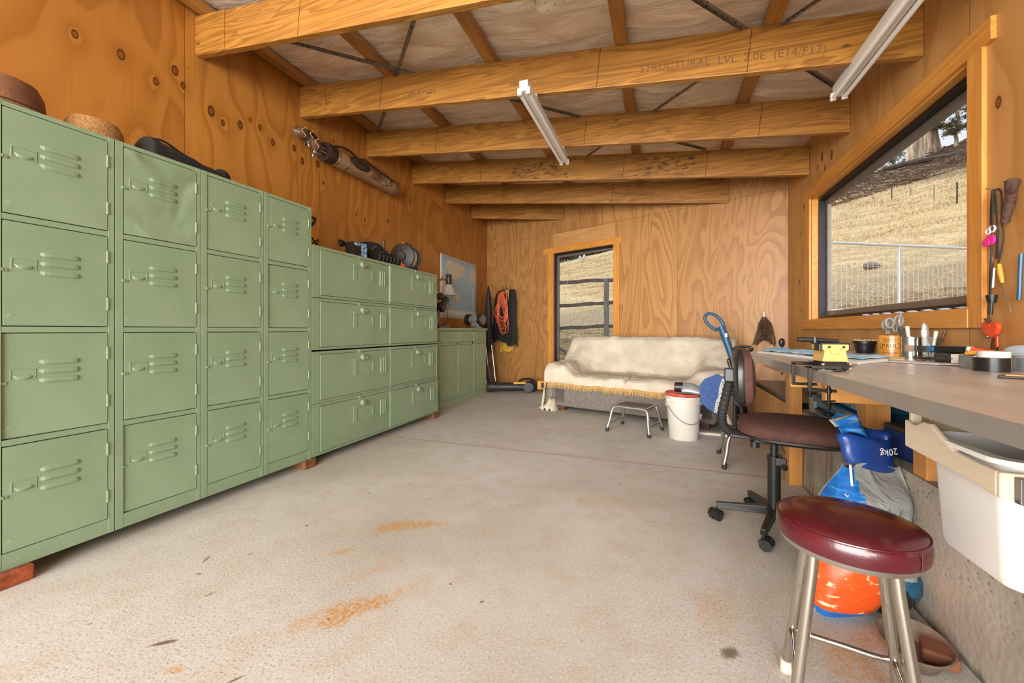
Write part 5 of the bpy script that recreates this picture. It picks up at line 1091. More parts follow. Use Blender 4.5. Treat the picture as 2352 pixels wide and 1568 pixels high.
for k in range(5):
    a = R(185 + 72 * k); m4 = Matrix.Rotation(a, 4, 'Z')
    mb = MB(); mb.add([(.02, -.020, .075), (.02, .020, .075), (.255, .014, .062), (.255, -.014, .062), (.02, -.018, .115), (.02, .018, .115), (.262, .011, .092), (.262, -.011, .092)], [(0, 1, 2, 3), (7, 6, 5, 4), (0, 4, 5, 1), (1, 5, 6, 2), (2, 6, 7, 3), (3, 7, 4, 0)]); mb.xf(m4); bl_ = obj('base_arm', mb, cpl, oc, bevel=.003)
    mb = MB(); m5 = m4 @ Matrix.Translation((.255, 0, 0)) @ Matrix.Rotation(R(50 + 37 * k), 4, 'Z')
    mb.cyl((.012, -.024, .026), (.012, -.006, .026), .026, n=20); mb.cyl((.012, .006, .026), (.012, .024, .026), .026, n=20); mb.cyl((.012, -.027, .026), (.012, .027, .026), .014, n=14); mb.cyl((0, 0, .03), (0, 0, .066), .007, n=10); mb.grid(8, 4, lambda u, v: (.012 - .03 * math.cos(PI * u), -.027 + .054 * v, .028 + .03 * math.sin(PI * u))); mb.xf(m5); obj('caster', mb, cpl, bl_, smooth=True)

# ------------------------------------------------------------ things on the bench
BZT = .8535
t = thing('chopping_board', 'white melamine board lying on the workbench under the blue cloth', 'board', (0, 0, BZT))
mb = MB(); mb.prism([(.575, 2.93), (.785, 2.10), (.985, 2.34), (.79, 3.28)], .0, .014, lambda a, b, h: (a, b, h)); obj('board', mb, M('white_melamine', 'd6d3cc', .35, 0, .03), t, bevel=.004)
n = NT('blue_check_cloth'); co = n.co(); f = n.noise(co, 30, 3); nb = n.noise(co, 6, 2); blc = n.fin(n.ramp(n.math('ADD', n.math('MULTIPLY', f, .5), n.math('MULTIPLY', nb, .5)), [(.38, lin('4f93b4')), (.5, lin('93bccb')), (.6, lin('c3d3d4'))]), .85)
t = thing('blue_cloth', 'light blue patterned tea towel spread over the white board', 'cloth', (0, 0, BZT + .0145))
def clf(u, v):
    a = Vector((.60, 3.0)) .lerp(Vector((.84, 2.22)), u); b = Vector((.78, 3.38)).lerp(Vector((1.03, 2.44)), u); p = a.lerp(b, v)
    return (p.x + .008 * math.sin(v * 14), p.y, .004 + .008 * abs(nz(u * 9, v * 6)) + .004 * math.sin(u * 22) * v)
mb = MB(); mb.grid(60, 16, clf); obj('cloth', mb, blc, t, smooth=True, solid=.003)
t = thing('blue_pencil', 'dark blue pencil lying on the white board', 'pencil', (.735, 2.42, BZT + .018), R(-78))
mb = MB(); mb.cyl((-.10, 0, 0), (.08, 0, 0), .004, n=6); mb.cyl((.08, 0, 0), (.1, 0, 0), .004, .0005, n=6); obj('pencil_body', mb, M('dark_blue_paint', '1c3c57', .4), t)
t = thing('thin_ruler', 'thin wooden ruler on the workbench in front of the board', 'ruler', (.71, 2.13, BZT + .001), R(-77))
mb = MB(); mb.box(-.17, .14, -.012, .012, 0, .003); obj('ruler', mb, M('ruler_wood', '8f7f66', .6), t)
# drill sharpener with two clamps
ym_ = M('tool_yellow', 'c39c58', .45, 0, .03)
vs = thing('bench_tool', 'yellow and black boxy tool with a T handle clamped to the bench edge', 'tool', (.588, 1.80, BZT), R(4))
mb = MB(); mb.box(-.036, .036, -.04, .05, 0, .033); mb.box(-.046, .046, -.042, -.03, .006, .028); obj('metal_base', mb, M('blackened_steel', '24221f', .4, .6), vs, bevel=.003)
mb = MB(); mb.prism([(-.040, .033), (.040, .033), (.032, .072), (.041, .076), (.041, .096), (-.041, .096), (-.041, .076), (-.032, .072)], -.040, .05, lambda a, b, h: (a, h, b)); obj('yellow_body', mb, ym_, vs, bevel=.003)
mb = MB(); mb.box(-.046, .046, -.043, .05, .096, .102); mb.box(.041, .046, -.043, .05, .078, .098); mb.box(-.052, -.041, -.043, .0, .072, .098); obj('black_cap', mb, blkp, vs, bevel=.003)
mb = MB(); mb.cyl((-.10, .01, .112), (-.0, .01, .108), .009, .008, n=14); mb.cyl((.0, .01, .108), (.028, .01, .106), .007, n=12); mb.cyl((-.045, .01, .10), (-.045, .01, .12), .01, n=14); obj('t_handle', mb, blkp, vs, smooth=True)
mb = MB(); mb.cyl((-.02, -.0405, .086), (-.02, -.0425, .086), .0045, n=12); mb.cyl((.024, -.0405, .086), (.024, -.0425, .086), .0045, n=12); obj('screw_hole', mb, blkp, vs)
mb = MB(); mb.tube([(-.028, -.0408, .078), (-.020, -.0408, .078), (-.013, -.0408, .060), (.010, -.0408, .060), (.014, -.0408, .078), (.022, -.0408, .078)], .0007, 4); obj('moulded_line', mb, M('ochre_line', '9a7226', .6), vs)
for i in range(5):
    mb = MB(); mb.cyl((-.041, -.035, .006 + .0 * i), (-.041, -.048, .006), .004, n=8)
mb = MB()
for (a, b) in ((-.041, .008), (-.041, .024), (.041, .01), (.041, .026)): mb.cyl((a, -.042, b), (a, -.048, b), .0045, n=10)
mb.cyl((-.02, -.042, .001), (.02, -.042, .001), .002, n=6); obj('bright_screw', mb, chrome, vs, smooth=True)
for k, (yy, lb_) in enumerate(((1.925, 'black steel G-clamp on the bench edge, the farther from the stool'), (1.735, 'black steel G-clamp on the bench edge beside the yellow tool'))):
    g = thing('g_clamp', lb_, 'clamp', (.50, yy, 0), 0, 'G-clamps on the bench edge')
    ck = M('blackened_steel', '24221f', .4, .6)
    mb = MB(); mb.box(.0, .012, -.006, .006, .785, .872); mb.box(.0, .10, -.006, .006, .862, .874); mb.box(.0, .085, -.006, .006, .780, .790); mb.box(.08, .10, -.008, .008, .8545, .864); obj('clamp_frame', mb, ck, g, bevel=.002)
    mb = MB(); mb.cyl((.062, 0, .745), (.062, 0, .812), .0055, n=12); mb.cyl((.062, 0, .805), (.062, 0, .814), .010, n=14); mb.cyl((.062, 0, .777), (.062, 0, .793), .009, n=12); mb.ball((.062, 0, .745), (.008, .008, .008), 10, 8); mb.cyl((.04, -.012, .748), (.085, .012, .748), .003, n=8); obj('screw', mb, ck, g, smooth=True)
t = thing('steel_packing', 'flat steel channel lying between the two clamps on the bench edge', 'bar', (0, 0, BZT))
mb = MB(); mb.box(.536, .60, 1.75, 1.91, .0, .005); obj('plate', mb, M('dull_steel', '5a5650', .4, .6), t)
# pots and tins
def pot(name, label, cat, loc, prof, m, n_=32): 
    t = thing(name, label, cat, loc); mb = MB(); mb.lathe(prof, n=n_); obj(name + '_body', mb, m, t, smooth=True); return t
pot('plant_pot', 'small black plastic plant pot on the workbench', 'pot', (1.235, 3.22, BZT), [(0, 0), (.042, 0), (.056, .062), (.062, .062), (.062, .078), (.057, .078), (.05, .02), (0, .02)], blkp)
mb = MB(); [mb.tube([(.05 * math.cos(k), .05 * math.sin(k), .07), (.055 * math.cos(k + .3), .055 * math.sin(k + .3), .084 + .004 * math.sin(k * 5)), (.045 * math.cos(k + .6), .045 * math.sin(k + .6), .08)], .003, 5) for k in [i * .5 for i in range(13)]]
o = solo('wood_shavings', mb, M('pale_shavings', 'c9b48c', .8), 'pale curly shavings filling the small black plant pot', 'shavings'); o.location = (1.235, 3.22, BZT); o['kind'] = 'stuff'
mug = pot('stoneware_crock', 'brown glazed stoneware crock with dark stamped lettering holding scissors', 'crock', (1.190, 2.80, BZT), [(0, 0), (.054, 0), (.058, .004), (.058, .112), (.056, .118), (.053, .118), (.053, .01), (0, .01)], M('honey_glaze', 'ba8038', .2, 0, .15, 14))
dkb = M('dark_glaze_print', '5a3410', .3)
def wraptxt(txt, size, rad, z, ang, mat, parent):
    tm = text_mesh(txt, size, .0004); w = max(v[0] for v in tm.v); tm.v = [((rad + .0006 + v[2]) * math.cos(R(ang) + (v[0] - w / 2) / rad), (rad + .0006 + v[2]) * math.sin(R(ang) + (v[0] - w / 2) / rad), z + v[1]) for v in tm.v]; return obj('lettering', tm, mat, parent)
wraptxt('NORTH', .017, .058, .090, -118, dkb, mug); wraptxt('PAUL', .028, .058, .053, -118, dkb, mug); wraptxt('ZEALAND', .015, .058, .02, -118, dkb, mug)
mb = MB(); mb.tube([(.0588 * math.cos(R(-118) + .75 * math.cos(a)), .0588 * math.sin(R(-118) + .75 * math.cos(a)), .062 + .024 * math.sin(a)) for a in [2 * PI * k / 32 for k in range(32)]], .0009, 4, True); obj('oval_line', mb, dkb, mug)
tin = thing('ribbed_tin', 'ribbed silver tin can with a small paper label beside the crock', 'tin', (1.235, 2.715, BZT))
P = [(0, 0), (.036, 0)]; P += [(.036 + (.0012 if k % 2 else 0), .006 + .0045 * k) for k in range(23)]; P += [(.037, .112), (.034, .112), (.034, .01), (0, .01)]
mb = MB(); mb.lathe(P, n=30); obj('can', mb, M('tin_silver', 'b8b4ac', .25, .9, .04), tin, smooth=True)
mb = MB(); mb.grid(10, 1, lambda u, v: (.0378 * math.cos(R(-150) + .9 * u), .0378 * math.sin(R(-150) + .9 * u), .035 + .035 * v)); obj('paper_label', mb, M('kraft_label', '94745c', .6), tin)
jar = thing('glass_jar', 'clear glass jar with a dark label holding pens and a knife', 'jar', (1.285, 2.655, BZT))
gj = NT('jar_glass'); gj_m = gj.fin((.9, .93, .92, 1), .03, 0, **{'Transmission Weight': 1.0, 'IOR': 1.2})
mb = MB(); mb.lathe([(0, 0), (.046, 0), (.049, .005), (.049, .098), (.046, .105), (.047, .112), (.044, .112), (.044, .1), (.045, .01), (0, .008)], n=32); obj('jar_body', mb, gj_m, jar, smooth=True)
mb = MB(); mb.grid(24, 1, lambda u, v: (.0496 * math.cos(R(-200) + 3.0 * u), .0496 * math.sin(R(-200) + 3.0 * u), .038 + .030 * v)); obj('dark_label', mb, M('dark_label', '2f3a38', .5, 0, .4, 90), jar)
mb = MB(); mb.box(-.006, .006, -.006, .006, .0, .06)
# scissors and pens
for k, (dx_, dy_, rz2, tl, hc, lb_) in enumerate(((-.02, .01, 30, 8, 'steel_grey', 'grey-handled scissors standing in the crock, leftmost pair'), (.02, -.02, 10, -6, 'steel_grey', 'scissors with red-lined grey loops standing between crock and tin'), (.045, .0, 60, -14, 'steel_grey', 'tallest scissors in the crock with one loop raised high'))):
    s_ = thing('scissors', lb_, 'scissors', (1.19 + dx_, 2.80 + dy_, BZT + .03 + .012 * k), R(rz2), 'scissors in the crock')
    m4 = Matrix.Rotation(R(tl), 4, 'Y')
    for q in (-1, 1):
        mb = MB(); mb.tube([(q * .022 + .019 * math.cos(a), 0, .150 + .004 * q + .026 * math.sin(a)) for a in [2 * PI * j / 18 for j in range(18)]], .0055, 8, True); mb.tube([(q * .012, 0, .128), (q * .004, 0, .095)], .005, 8); mb.xf(m4); obj('finger_loop', mb, M('grey_handle', '86857f', .4), s_, smooth=True)
        mb = MB(); mb.add([(-.006 * q, .0015 * q, .10), (.006 * q, .0015 * q, .10), (.003 * q, .001 * q, .0), (-.004 * q, .0015 * q, .04)], [(0, 1, 2, 3)]); mb.xf(m4); obj('blade', mb, chrome, s_, solid=.0015)
pens = [('marker_pen', 'white capped marker leaning in the tin', (1.235, 2.715), (.002, .0), (-.012, .004), .155, .009, 'd3d0ca'), ('dark_pen', 'dark grey pen leaning in the tin against the scissors', (1.225, 2.73), (.01, 0), (-.03, -.01), .15, .009, '3b403f'),
        ('glue_stick', 'white glue stick with a green band in the jar', (1.275, 2.65), (-.01, 0), (-.022, -.012), .135, .012, 'cfd2cb'), ('brown_pen', 'brown pencil leaning right in the jar', (1.30, 2.64), (-.0, 0), (.028, -.018), .135, .006, '4a342a'),
        ('white_pen', 'short white and green pen in the glass jar', (1.29, 2.66), (.0, -.01), (.012, -.02), .13, .008, 'd0d6cc')]
for nm, lb_, b0, d0, d1, L_, r_, cc in pens:
    t = thing(nm, lb_, 'pen', (b0[0], b0[1], BZT + .012)); A0 = Vector((d0[0], d0[1], 0)); A1 = Vector((d1[0], d1[1], L_))
    mb = MB(); mb.cyl(A0, A0.lerp(A1, .8), r_ * .85, n=12); obj('barrel', mb, M('pen_' + cc, cc, .35), t, smooth=True)
    mb = MB(); mb.cyl(A0.lerp(A1, .8), A1, r_, n=12); obj('cap', mb, M('pen_cap_' + cc, cc, .3), t, smooth=True)
t = thing('utility_knife', 'silver utility knife standing in the glass jar', 'knife', (1.285, 2.65, BZT + .012))
mb = MB(); m4 = Matrix.Rotation(R(-10), 4, 'Y'); mb.ball((.0, 0, .125), (.017, .009, .05), 16, 12, lambda p: Vector((p.x + .004 * math.sin(p.z * 40), p.y, p.z))); mb.cyl((0, 0, .0), (0, 0, .09), .007, n=10); mb.xf(m4); obj('knife_handle', mb, M('silver_paint', 'aaa69f', .35, .5), t, smooth=True)
t = thing('dark_tin', 'narrow black and red tin standing behind the crock', 'tin', (1.235, 2.95, BZT)); mb = MB(); mb.box(-.03, .03, -.02, .02, 0, .11); obj('tin_body', mb, blkp, t, bevel=.003); mb = MB(); mb.box(-.031, .031, -.021, .021, .07, .085); obj('red_band', mb, M('red_label', 'a02338', .5), t)
# papers and small clutter
for k, (xx, yy, rz2, w_, h_, lb_) in enumerate(((1.09, 2.33, -62, .26, .17, 'white sheet of paper curling on the bench in front of the tins'), (1.17, 2.22, -50, .2, .14, 'second sheet of paper lying under the black device'))):
    t = thing('paper_sheet', lb_, 'paper', (xx, yy, BZT + .001 + .002 * k), R(rz2)); mb = MB(); mb.grid(10, 6, lambda u, v: (-w_ / 2 + w_ * u, -h_ / 2 + h_ * v, .0005 + .006 * max(0, u - .7) ** 1.5 * 10 * .3 + .002 * abs(nz(u * 3, v * 3, k)))); obj('sheet', mb, M('paper_white', 'd3cec6', .8), t, smooth=True, solid=.0006)
t = thing('clothes_peg', 'pale wooden peg lying on the white paper', 'peg', (1.055, 2.44, BZT + .005), R(-60)); mb = MB(); mb.box(-.035, .035, -.006, .006, 0, .006); mb.box(-.035, .035, -.006, .006, .007, .012, Matrix.Rotation(R(-3), 4, 'Y')); obj('peg', mb, M('peg_wood', 'c9ab7c', .6), t, bevel=.001)
t = thing('spectacles', 'black wire-framed spectacles on the paper', 'glasses', (1.115, 2.30, BZT + .006), R(-55))
for q in (-1, 1):
    mb = MB(); mb.tube([(q * .035 + .024 * math.cos(a), 0, .016 + .014 * math.sin(a)) for a in [2 * PI * j / 16 for j in range(16)]], .0018, 6, True); obj('lens_rim', mb, blkp, t)
    mb = MB(); mb.tube([(q * .060, 0, .022), (q * .062, .05, .016), (q * .058, .11, .002)], .0018, 6); obj('temple', mb, blkp, t)
mb = MB(); mb.tube([(-.011, 0, .018), (0, 0, .022), (.011, 0, .018)], .0015, 6); obj('bridge', mb, blkp, t)
t = thing('black_device', 'black handheld device with a blue end resting on boxes by the wall', 'device', (1.24, 2.39, BZT + .045), R(-66)); mb = MB(); mb.box(-.075, .075, -.035, .035, 0, .030); obj('device_body', mb, blkp, t, bevel=.009, bseg=3); mb = MB(); mb.box(-.076, -.05, -.036, .036, .004, .026); obj('blue_end', mb, M('blue_print_plain', '2a6a94', .4), t, bevel=.004)
t = thing('grey_tape_measure', 'dark grey tape measure under the black device', 'tape measure', (1.215, 2.38, BZT + .004), R(-60)); mb = MB(); mb.box(-.04, .04, -.03, .03, 0, .040); obj('measure_case', mb, M('dark_grey_plastic', '393633', .45), t, bevel=.012, bseg=3)
t = thing('white_carton', 'small white carton on the bench beside the tape rolls', 'box', (1.215, 2.245, BZT + .006), R(-60)); mb = MB(); mb.box(-.045, .045, -.03, .03, 0, .038); obj('carton', mb, M('white_card', 'cfc9c0', .6), t, bevel=.002)
t = thing('red_packet', 'red and orange packet lying tilted on the white carton', 'packet', (1.262, 2.245, BZT + .046), R(-50)); mb = MB(); mb.box(-.038, .038, -.022, .022, 0, .022, Matrix.Rotation(R(14), 4, 'Y')); obj('packet', mb, M('red_packet_print', 'cf4a2c', .45, 0, .25, 70), t, bevel=.002)
mb = MB(); mb.box(-.052, -.0385, -.02, .02, .002, .02, Matrix.Rotation(R(14), 4, 'Y')); obj('white_end', mb, M('white_card', 'cfc9c0', .6), t, bevel=.002)
t = thing('yellow_packet', 'flat yellow packet on top of the silver tape roll', 'packet', (1.168, 2.105, BZT + .052), R(-58)); mb = MB(); mb.box(-.035, .035, -.018, .018, 0, .014, Matrix.Rotation(R(-6), 4, 'Y')); obj('packet', mb, M('yellow_packet_print', 'd3a02f', .45, 0, .15, 50), t, bevel=.003)
t = thing('blister_pack', 'clear plastic blister pack standing at the wall behind the tape rolls', 'packet', (1.285, 2.09, BZT + .02), R(-62)); mb = MB(); mb.ball((0, 0, .045), (.06, .02, .026), 18, 10); obj('clear_blister', mb, M('clear_grey_plastic', 'a9b0b4', .15, .1), t, smooth=True); mb = MB(); mb.box(-.065, .065, -.015, .02, .0, .020); obj('dark_tray', mb, blkp, t, bevel=.004)
def roll(label, loc, r_, h_, m, ri=.035, group='tape rolls on the bench'):
    t = thing('tape_roll', label, 'tape', loc, 0, group); mb = MB(); mb.lathe([(ri + .003, 0), (r_, 0), (r_, h_), (ri + .003, h_), (ri + .003, 0)], n=40, caps=False); obj('tape', mb, m, t, smooth=True)
    mb = MB(); mb.lathe([(ri, 0), (ri + .003, 0), (ri + .003, h_), (ri, h_), (ri, 0)], n=32, caps=False); obj('core', mb, M('card_core', '9c8468', .8), t, smooth=True); return t
sil = M('silver_cloth_tape', 'a0a19f', .22, .7, .03)
roll('silver duct tape roll lying flat, left of the black roll', (1.160, 2.105, BZT), .048, .048, sil)
roll('black duct tape roll lying flat between the two silver rolls', (1.118, 1.955, BZT), .047, .048, M('black_cloth_tape', '201f1d', .25, .1, .03))
roll('silver duct tape roll at the near end of the row of rolls', (1.235, 1.985, BZT), .045, .048, sil)
roll('white masking tape roll lying on top of the black roll', (1.128, 1.965, BZT + .049), .041, .022, M('white_tape', 'd6d2c9', .5))
t = thing('chisel', 'flat dark tool with an orange stripe lying in front of the tape rolls', 'tool', (1.02, 1.66, BZT), R(-30)); mb = MB(); mb.box(-.05, .12, -.012, .012, 0, .008); obj('blade', mb, M('dark_blade', '38352f', .4, .4), t, bevel=.003); mb = MB(); mb.box(-.035, .12, -.008, .008, .008, .012); obj('orange_inlay', mb, M('orange_inlay', 'd08a4a', .5), t, bevel=.001)
t = thing('bottle_cap', 'small dark cap standing by the wall behind the tape rolls', 'cap', (1.30, 2.13, BZT)); mb = MB(); mb.lathe([(0, 0), (.02, 0), (.022, .03), (0, .031)], n=16); obj('flask_base', mb, blkp, t, smooth=True)

# ------------------------------------------------------------ things hung on the right wall
XW = XR - .004
t = thing('wooden_branch', 'short dark stub of branch hung on the wall beside the window', 'branch', (0, 0, 0))
mb = MB(); mb.tube(smo([(XW - .024, 2.203, 1.602), (XW - .03, 2.206, 1.57), (XW - .026, 2.215, 1.53), (XW - .026, 2.232, 1.48), (XW - .024, 2.25, 1.44)], 4), [.016, .021, .022, .020, .018, .017, .017, .016, .016, .016, .016, .016, .015, .015, .014, .014, .013], 10); mb.tube([(XW - .03, 2.21, 1.545), (XW - .04, 2.187, 1.555), (XW - .035, 2.18, 1.575)], [.012, .010, .008], 8); obj('branch_wood', mb, M('bark_brown', '4b3326', .9, 0, .3, 60, .6, 120), t, smooth=True)
mb = MB(); mb.cyl((XW, 2.225, 1.60), (XW - .05, 2.21, 1.598), .002, n=6); mb.cyl((XW, 2.24, 1.52), (XW - .04, 2.235, 1.518), .002, n=6); obj('nail', mb, chrome, t)
bc = M('black_cord', '2a211c', .7)
t = thing('hanging_keys', 'tangle of black cords with a green tag, pink disc and metal strips', 'keys', (0, 0, 0)); t['label'] = 'bundle of cords with green tag and pink disc hanging on a nail by the window'
mb = MB(); mb.cyl((XW, 2.305, 1.585), (XW - .05, 2.303, 1.60), .003, n=6); obj('nail', mb, chrome, t)
mb = MB()
for k, q in enumerate(([(2.303, 1.592), (2.28, 1.585), (2.27, 1.54), (2.272, 1.46), (2.262, 1.40), (2.27, 1.34), (2.29, 1.28)], [(2.303, 1.592), (2.295, 1.54), (2.29, 1.45), (2.285, 1.38)], [(2.306, 1.592), (2.315, 1.53), (2.317, 1.45), (2.315, 1.40), (2.312, 1.33), (2.318, 1.27), (2.322, 1.18), (2.325, 1.12), (2.33, 1.07), (2.318, 1.03)], [(2.30, 1.592), (2.30, 1.5), (2.298, 1.42)], [(2.29, 1.28), (2.30, 1.20), (2.305, 1.12), (2.312, 1.08), (2.318, 1.03)])):
    mb.tube(smo([(XW - .02 - .004 * k, a, b) for a, b in q], 4), .0028, 6)
obj('cords', mb, bc, t, smooth=True)
def wp_(pts, h0=.012, h1=.018): m_ = MB(); m_.prism(pts, h0, h1, lambda a, b, h: (XW - h, a, b)); return m_
obj('green_tag', wp_([(2.325, 1.575), (2.308, 1.58), (2.312, 1.50), (2.338, 1.495)]), M('green_tag', '4f6f4a', .5), t, bevel=.002, label='green tag')
mb = MB(); mb.cyl((XW - .036, 2.312, 1.382), (XW - .026, 2.312, 1.382), .022, n=20); mb.cyl((XW - .040, 2.327, 1.375), (XW - .030, 2.327, 1.375), .018, n=20); obj('pink_disc', mb, M('hot_pink', 'dc2f84', .4), t, smooth=True, label='bright pink disc')
mb = MB(); mb.tube([(XW - .03, 2.304 + .015 * math.cos(a), 1.428 + .013 * math.sin(a)) for a in [2 * PI * j / 16 for j in range(16)]], .004, 6, True); mb.tube([(XW - .035, 2.318 + .011 * math.cos(a), 1.42 + .012 * math.sin(a)) for a in [2 * PI * j / 16 for j in range(16)]], .0035, 6, True); obj('key_ring', mb, M('ivory_ring', 'd6d0c2', .4), t, smooth=True)
obj('metal_strip', wp_([(2.295, 1.42), (2.278, 1.42), (2.283, 1.30), (2.302, 1.30)], .02, .023), M('dull_steel', '5a5650', .4, .6), t); obj('metal_strip', wp_([(2.335, 1.345), (2.322, 1.345), (2.32, 1.295), (2.34, 1.295)], .02, .023), M('silver_paint', 'aaa69f', .35, .5), t)
t = thing('voltage_tester', 'clear and black mains tester hanging below the pink disc', 'tester', (0, 0, 0))
mb = MB(); mb.cyl((XW - .03, 2.298, 1.262), (XW - .03, 2.306, 1.18), .006, n=12); obj('white_barrel', mb, M('white_plastic', 'dcd7cd', .35), t, smooth=True)
mb = MB(); mb.lathe([(.0, -.03), (.013, -.03), (.018, .0), (.018, .004), (0, .004)], (XW - .03, 2.308, 1.145), 18); mb.cyl((XW - .03, 2.308, 1.118), (XW - .03, 2.312, 1.065), .0055, n=10); obj('black_tip', mb, blkp, t, smooth=True)
t = thing('yellow_bradawl', 'yellow-handled bradawl with a long thin spike on the wall', 'bradawl', (0, 0, 0))
mb = MB(); mb.tube([(XW - .02, 2.284, 1.275), (XW - .02, 2.278, 1.24), (XW - .018, 2.270, 1.195)], [.007, .009, .006], 10); obj('yellow_handle', mb, M('yellow_plastic', 'd99a2b', .4), t, smooth=True); mb = MB(); mb.cyl((XW - .018, 2.270, 1.195), (XW - .012, 2.236, 1.07), .0018, .0008, n=6); obj('spike', mb, chrome, t)
t = thing('heart_ornament', 'orange heart-shaped plastic object hanging low on the wall', 'ornament', (0, 0, 0))
mb = MB(); ht = [(2.318, 1.030), (2.300, 1.045), (2.283, 1.04), (2.276, 1.02), (2.288, .995), (2.318, .978), (2.345, .985), (2.370, 1.008), (2.372, 1.035), (2.352, 1.052), (2.335, 1.05)]
mb.prism([(a, b - .01) for a, b in ht], .012, .030, lambda a, b, h: (XW - h, a, b)); obj('orange_shell', mb, M('bright_orange', 'd8481a', .35), t, bevel=.007, bseg=3); mb = MB(); mb.prism([(2.305, .97), (2.293, .975), (2.292, .93), (2.302, .925)], .015, .022, lambda a, b, h: (XW - h, a, b)); obj('tail', mb, M('bright_orange', 'd8481a', .35), t, bevel=.002)
mb = MB(); mb.ball((XW - .034, 2.325, .972), (.006, .006, .006), 10, 8); mb.tube([(XW - .03, 2.345, 1.048), (XW - .035, 2.325, 1.035), (XW - .03, 2.31, 1.045)], .005, 6); obj('white_clip', mb, chrome, t, smooth=True)
t = thing('blue_cord_end', 'dark blue cord end hanging on the wall at the picture edge', 'cord', (0, 0, 0)); t['label'] = 'short dark blue cord end hanging to the right of the bradawl'
mb = MB(); mb.tube(smo([(XW - .02, 2.175, 1.30), (XW - .02, 2.18, 1.22), (XW - .02, 2.183, 1.15), (XW - .02, 2.186, 1.12)], 4), .007, 8); obj('cord', mb, M('dark_blue_plastic', '23506e', .4), t, smooth=True)
t = thing('sill_scraps', 'torn white paper scraps along the window sill', 'paper', (0, 0, 0)); t['kind'] = 'stuff'
mb = MB()
for k in range(16):
    a = 2.5 + .07 * k; c0 = Vector((XR - .008 + .02 * (k % 2), a, WZ0 + .003)); mb.add([c0, c0 + Vector((.03, .02, .002)), c0 + Vector((.025, .05, .010)), c0 + Vector((-.004, .045, .008))], [(0, 1, 2, 3)])
obj('paper_scraps', mb, M('paper_white', 'd3cec6', .8), t, solid=.001)

# ------------------------------------------------------------ tube lights and round fitting
def batten(label, x, y0, y1, z):
    t = thing('tube_light', label, 'light', (x, y0, z), 0, 'twin tube lights'); L_ = y1 - y0
    wh = M('lamp_white', 'd8d2c8', .35, 0, .02)
    mb = MB(); mb.prism([(-.018, .022), (.018, .022), (.030, .05), (.030, .092), (-.030, .092), (-.030, .05)], 0, L_, lambda a, b, h: (a, h, b)); obj('housing', mb, wh, t, bevel=.003)
    for s_ in (-1, 1):
        tm = NT('tube_glass') if 'tube_glass' not in bpy.data.materials else None
        tmm = tm.fin(lin('e8e4dc'), .15) if tm else bpy.data.materials['tube_glass']
        mb = MB(); mb.cyl((s_ * .030, .02, .012), (s_ * .030, L_ - .02, .012), .013, n=16); obj('tube', mb, tmm, t, smooth=True)
        for yy in (.0, L_ - .022):
            mb = MB(); mb.box(s_ * .030 - .015, s_ * .030 + .015, yy, yy + .022, -.002, .045); obj('lamp_holder', mb, wh, t, bevel=.004)
        mb = MB(); mb.cyl((s_ * .030, .0215, .012), (s_ * .030, .027, .012), .0138, n=16); obj('tube_cap', mb, M('green_tube_cap', '3f6f4c', .4), t, smooth=True)
    return t
t1 = batten('white twin tube light hanging under the middle of the rafters', -.868, 2.60, 3.86, 2.600)
mb = MB(); 
for yy in (2.865, 3.77): mb.box(-.888, -.848, yy - .02, yy + .02, 2.692, 2.731)
for v in range(len(mb.v)): pass
mb.xf(Matrix.Translation((.868, -2.60, -2.60))); obj('mount_block', mb, M('lamp_white', 'd8d2c8', .35), t1)
t2 = batten('white twin tube light under the rafters beside the big window', 1.060, 1.75, 3.12, 2.455)
mb = MB(); mb.box(-.02, .02, 1.095, 1.135, .092, .0985); obj('mount_block', mb, M('lamp_white', 'd8d2c8', .35), t2)
t = thing('ceiling_fitting', 'round white dome fitting on the nearest rafter', 'light fitting', (-.555, 2.10, 2.735))
mb = MB(); mb.lathe([(0, -.005), (.05, -.002), (.075, .008), (.080, .022), (.076, .034), (0, .034)], n=36); obj('dome', mb, M('cream_plastic', 'd9c9ac', .4), t, smooth=True)
mb = MB(); mb.box(-.03, .03, -.108, .05, .034, .05); obj('mount_block', mb, raf, t)
mb = MB(); [mb.cyl((.03 * math.cos(a), .03 * math.sin(a), -.0055), (.03 * math.cos(a), .03 * math.sin(a), -.003), .003, n=8) for a in (0, 2.1, 4.2)]; obj('screw', mb, blkp, t)
# ------------------------------------------------------------ outside: dry grass hillside
def smin(a, b, k): 
    h = max(0, min(1, .5 + .5 * (b - a) / k)); return b * (1 - h) + a * h - k * h * (1 - h)
def outd(x, y):
    """distance outside the shed footprint (negative inside)"""
    d1 = x - (XR + .1); d2 = (Vector((x - CX, y - CY, 0))).dot(BN) - .1; d3 = XL - .1 - x
    return max(d1, d2, d3)
def ground(x, y):
    d = outd(x, y); r_ = math.hypot(x, y); ph = math.degrees(math.atan2(x, y)); pc = max(-40, min(60, ph))
    P = .9 + .012 * pc + (((.21 + .0035 * pc) * 52 + .1 - .012 * pc) * (max(0, min(r_, 56) - 10.5) / 41.5) ** 1.06)
    bank = -.25 + .85 * max(0, d - .5)
    z = smin(P, bank, .35)
    if x < -6: z = z + .0
    over = max(0, r_ - 52); z -= .02 * over * over if over < 12 else (.02 * 144 + .4 * (over - 12))
    z += .25 * nz(x * .12, y * .12, 4) * ss(5, 18, r_) + .06 * nz(x * .6, y * .6) * ss(.6, 2, d) + .03 * nz(x * 2.2, y * 2.2, 7) * ss(.8, 2, d)
    return z
n = NT('dry_grass_hill'); co = n.co(); x, y, z = n.sep(co)[:3]
f1 = n.noise(co, .35, 5, .4, .6); f2 = n.noise(n.vm('MULTIPLY', co, (1, 1, 3.0)), 9, 5, .3, .7); f3 = n.noise(n.vm('MULTIPLY', co, (.6, .6, 4.5)), 1.2, 4, .5)
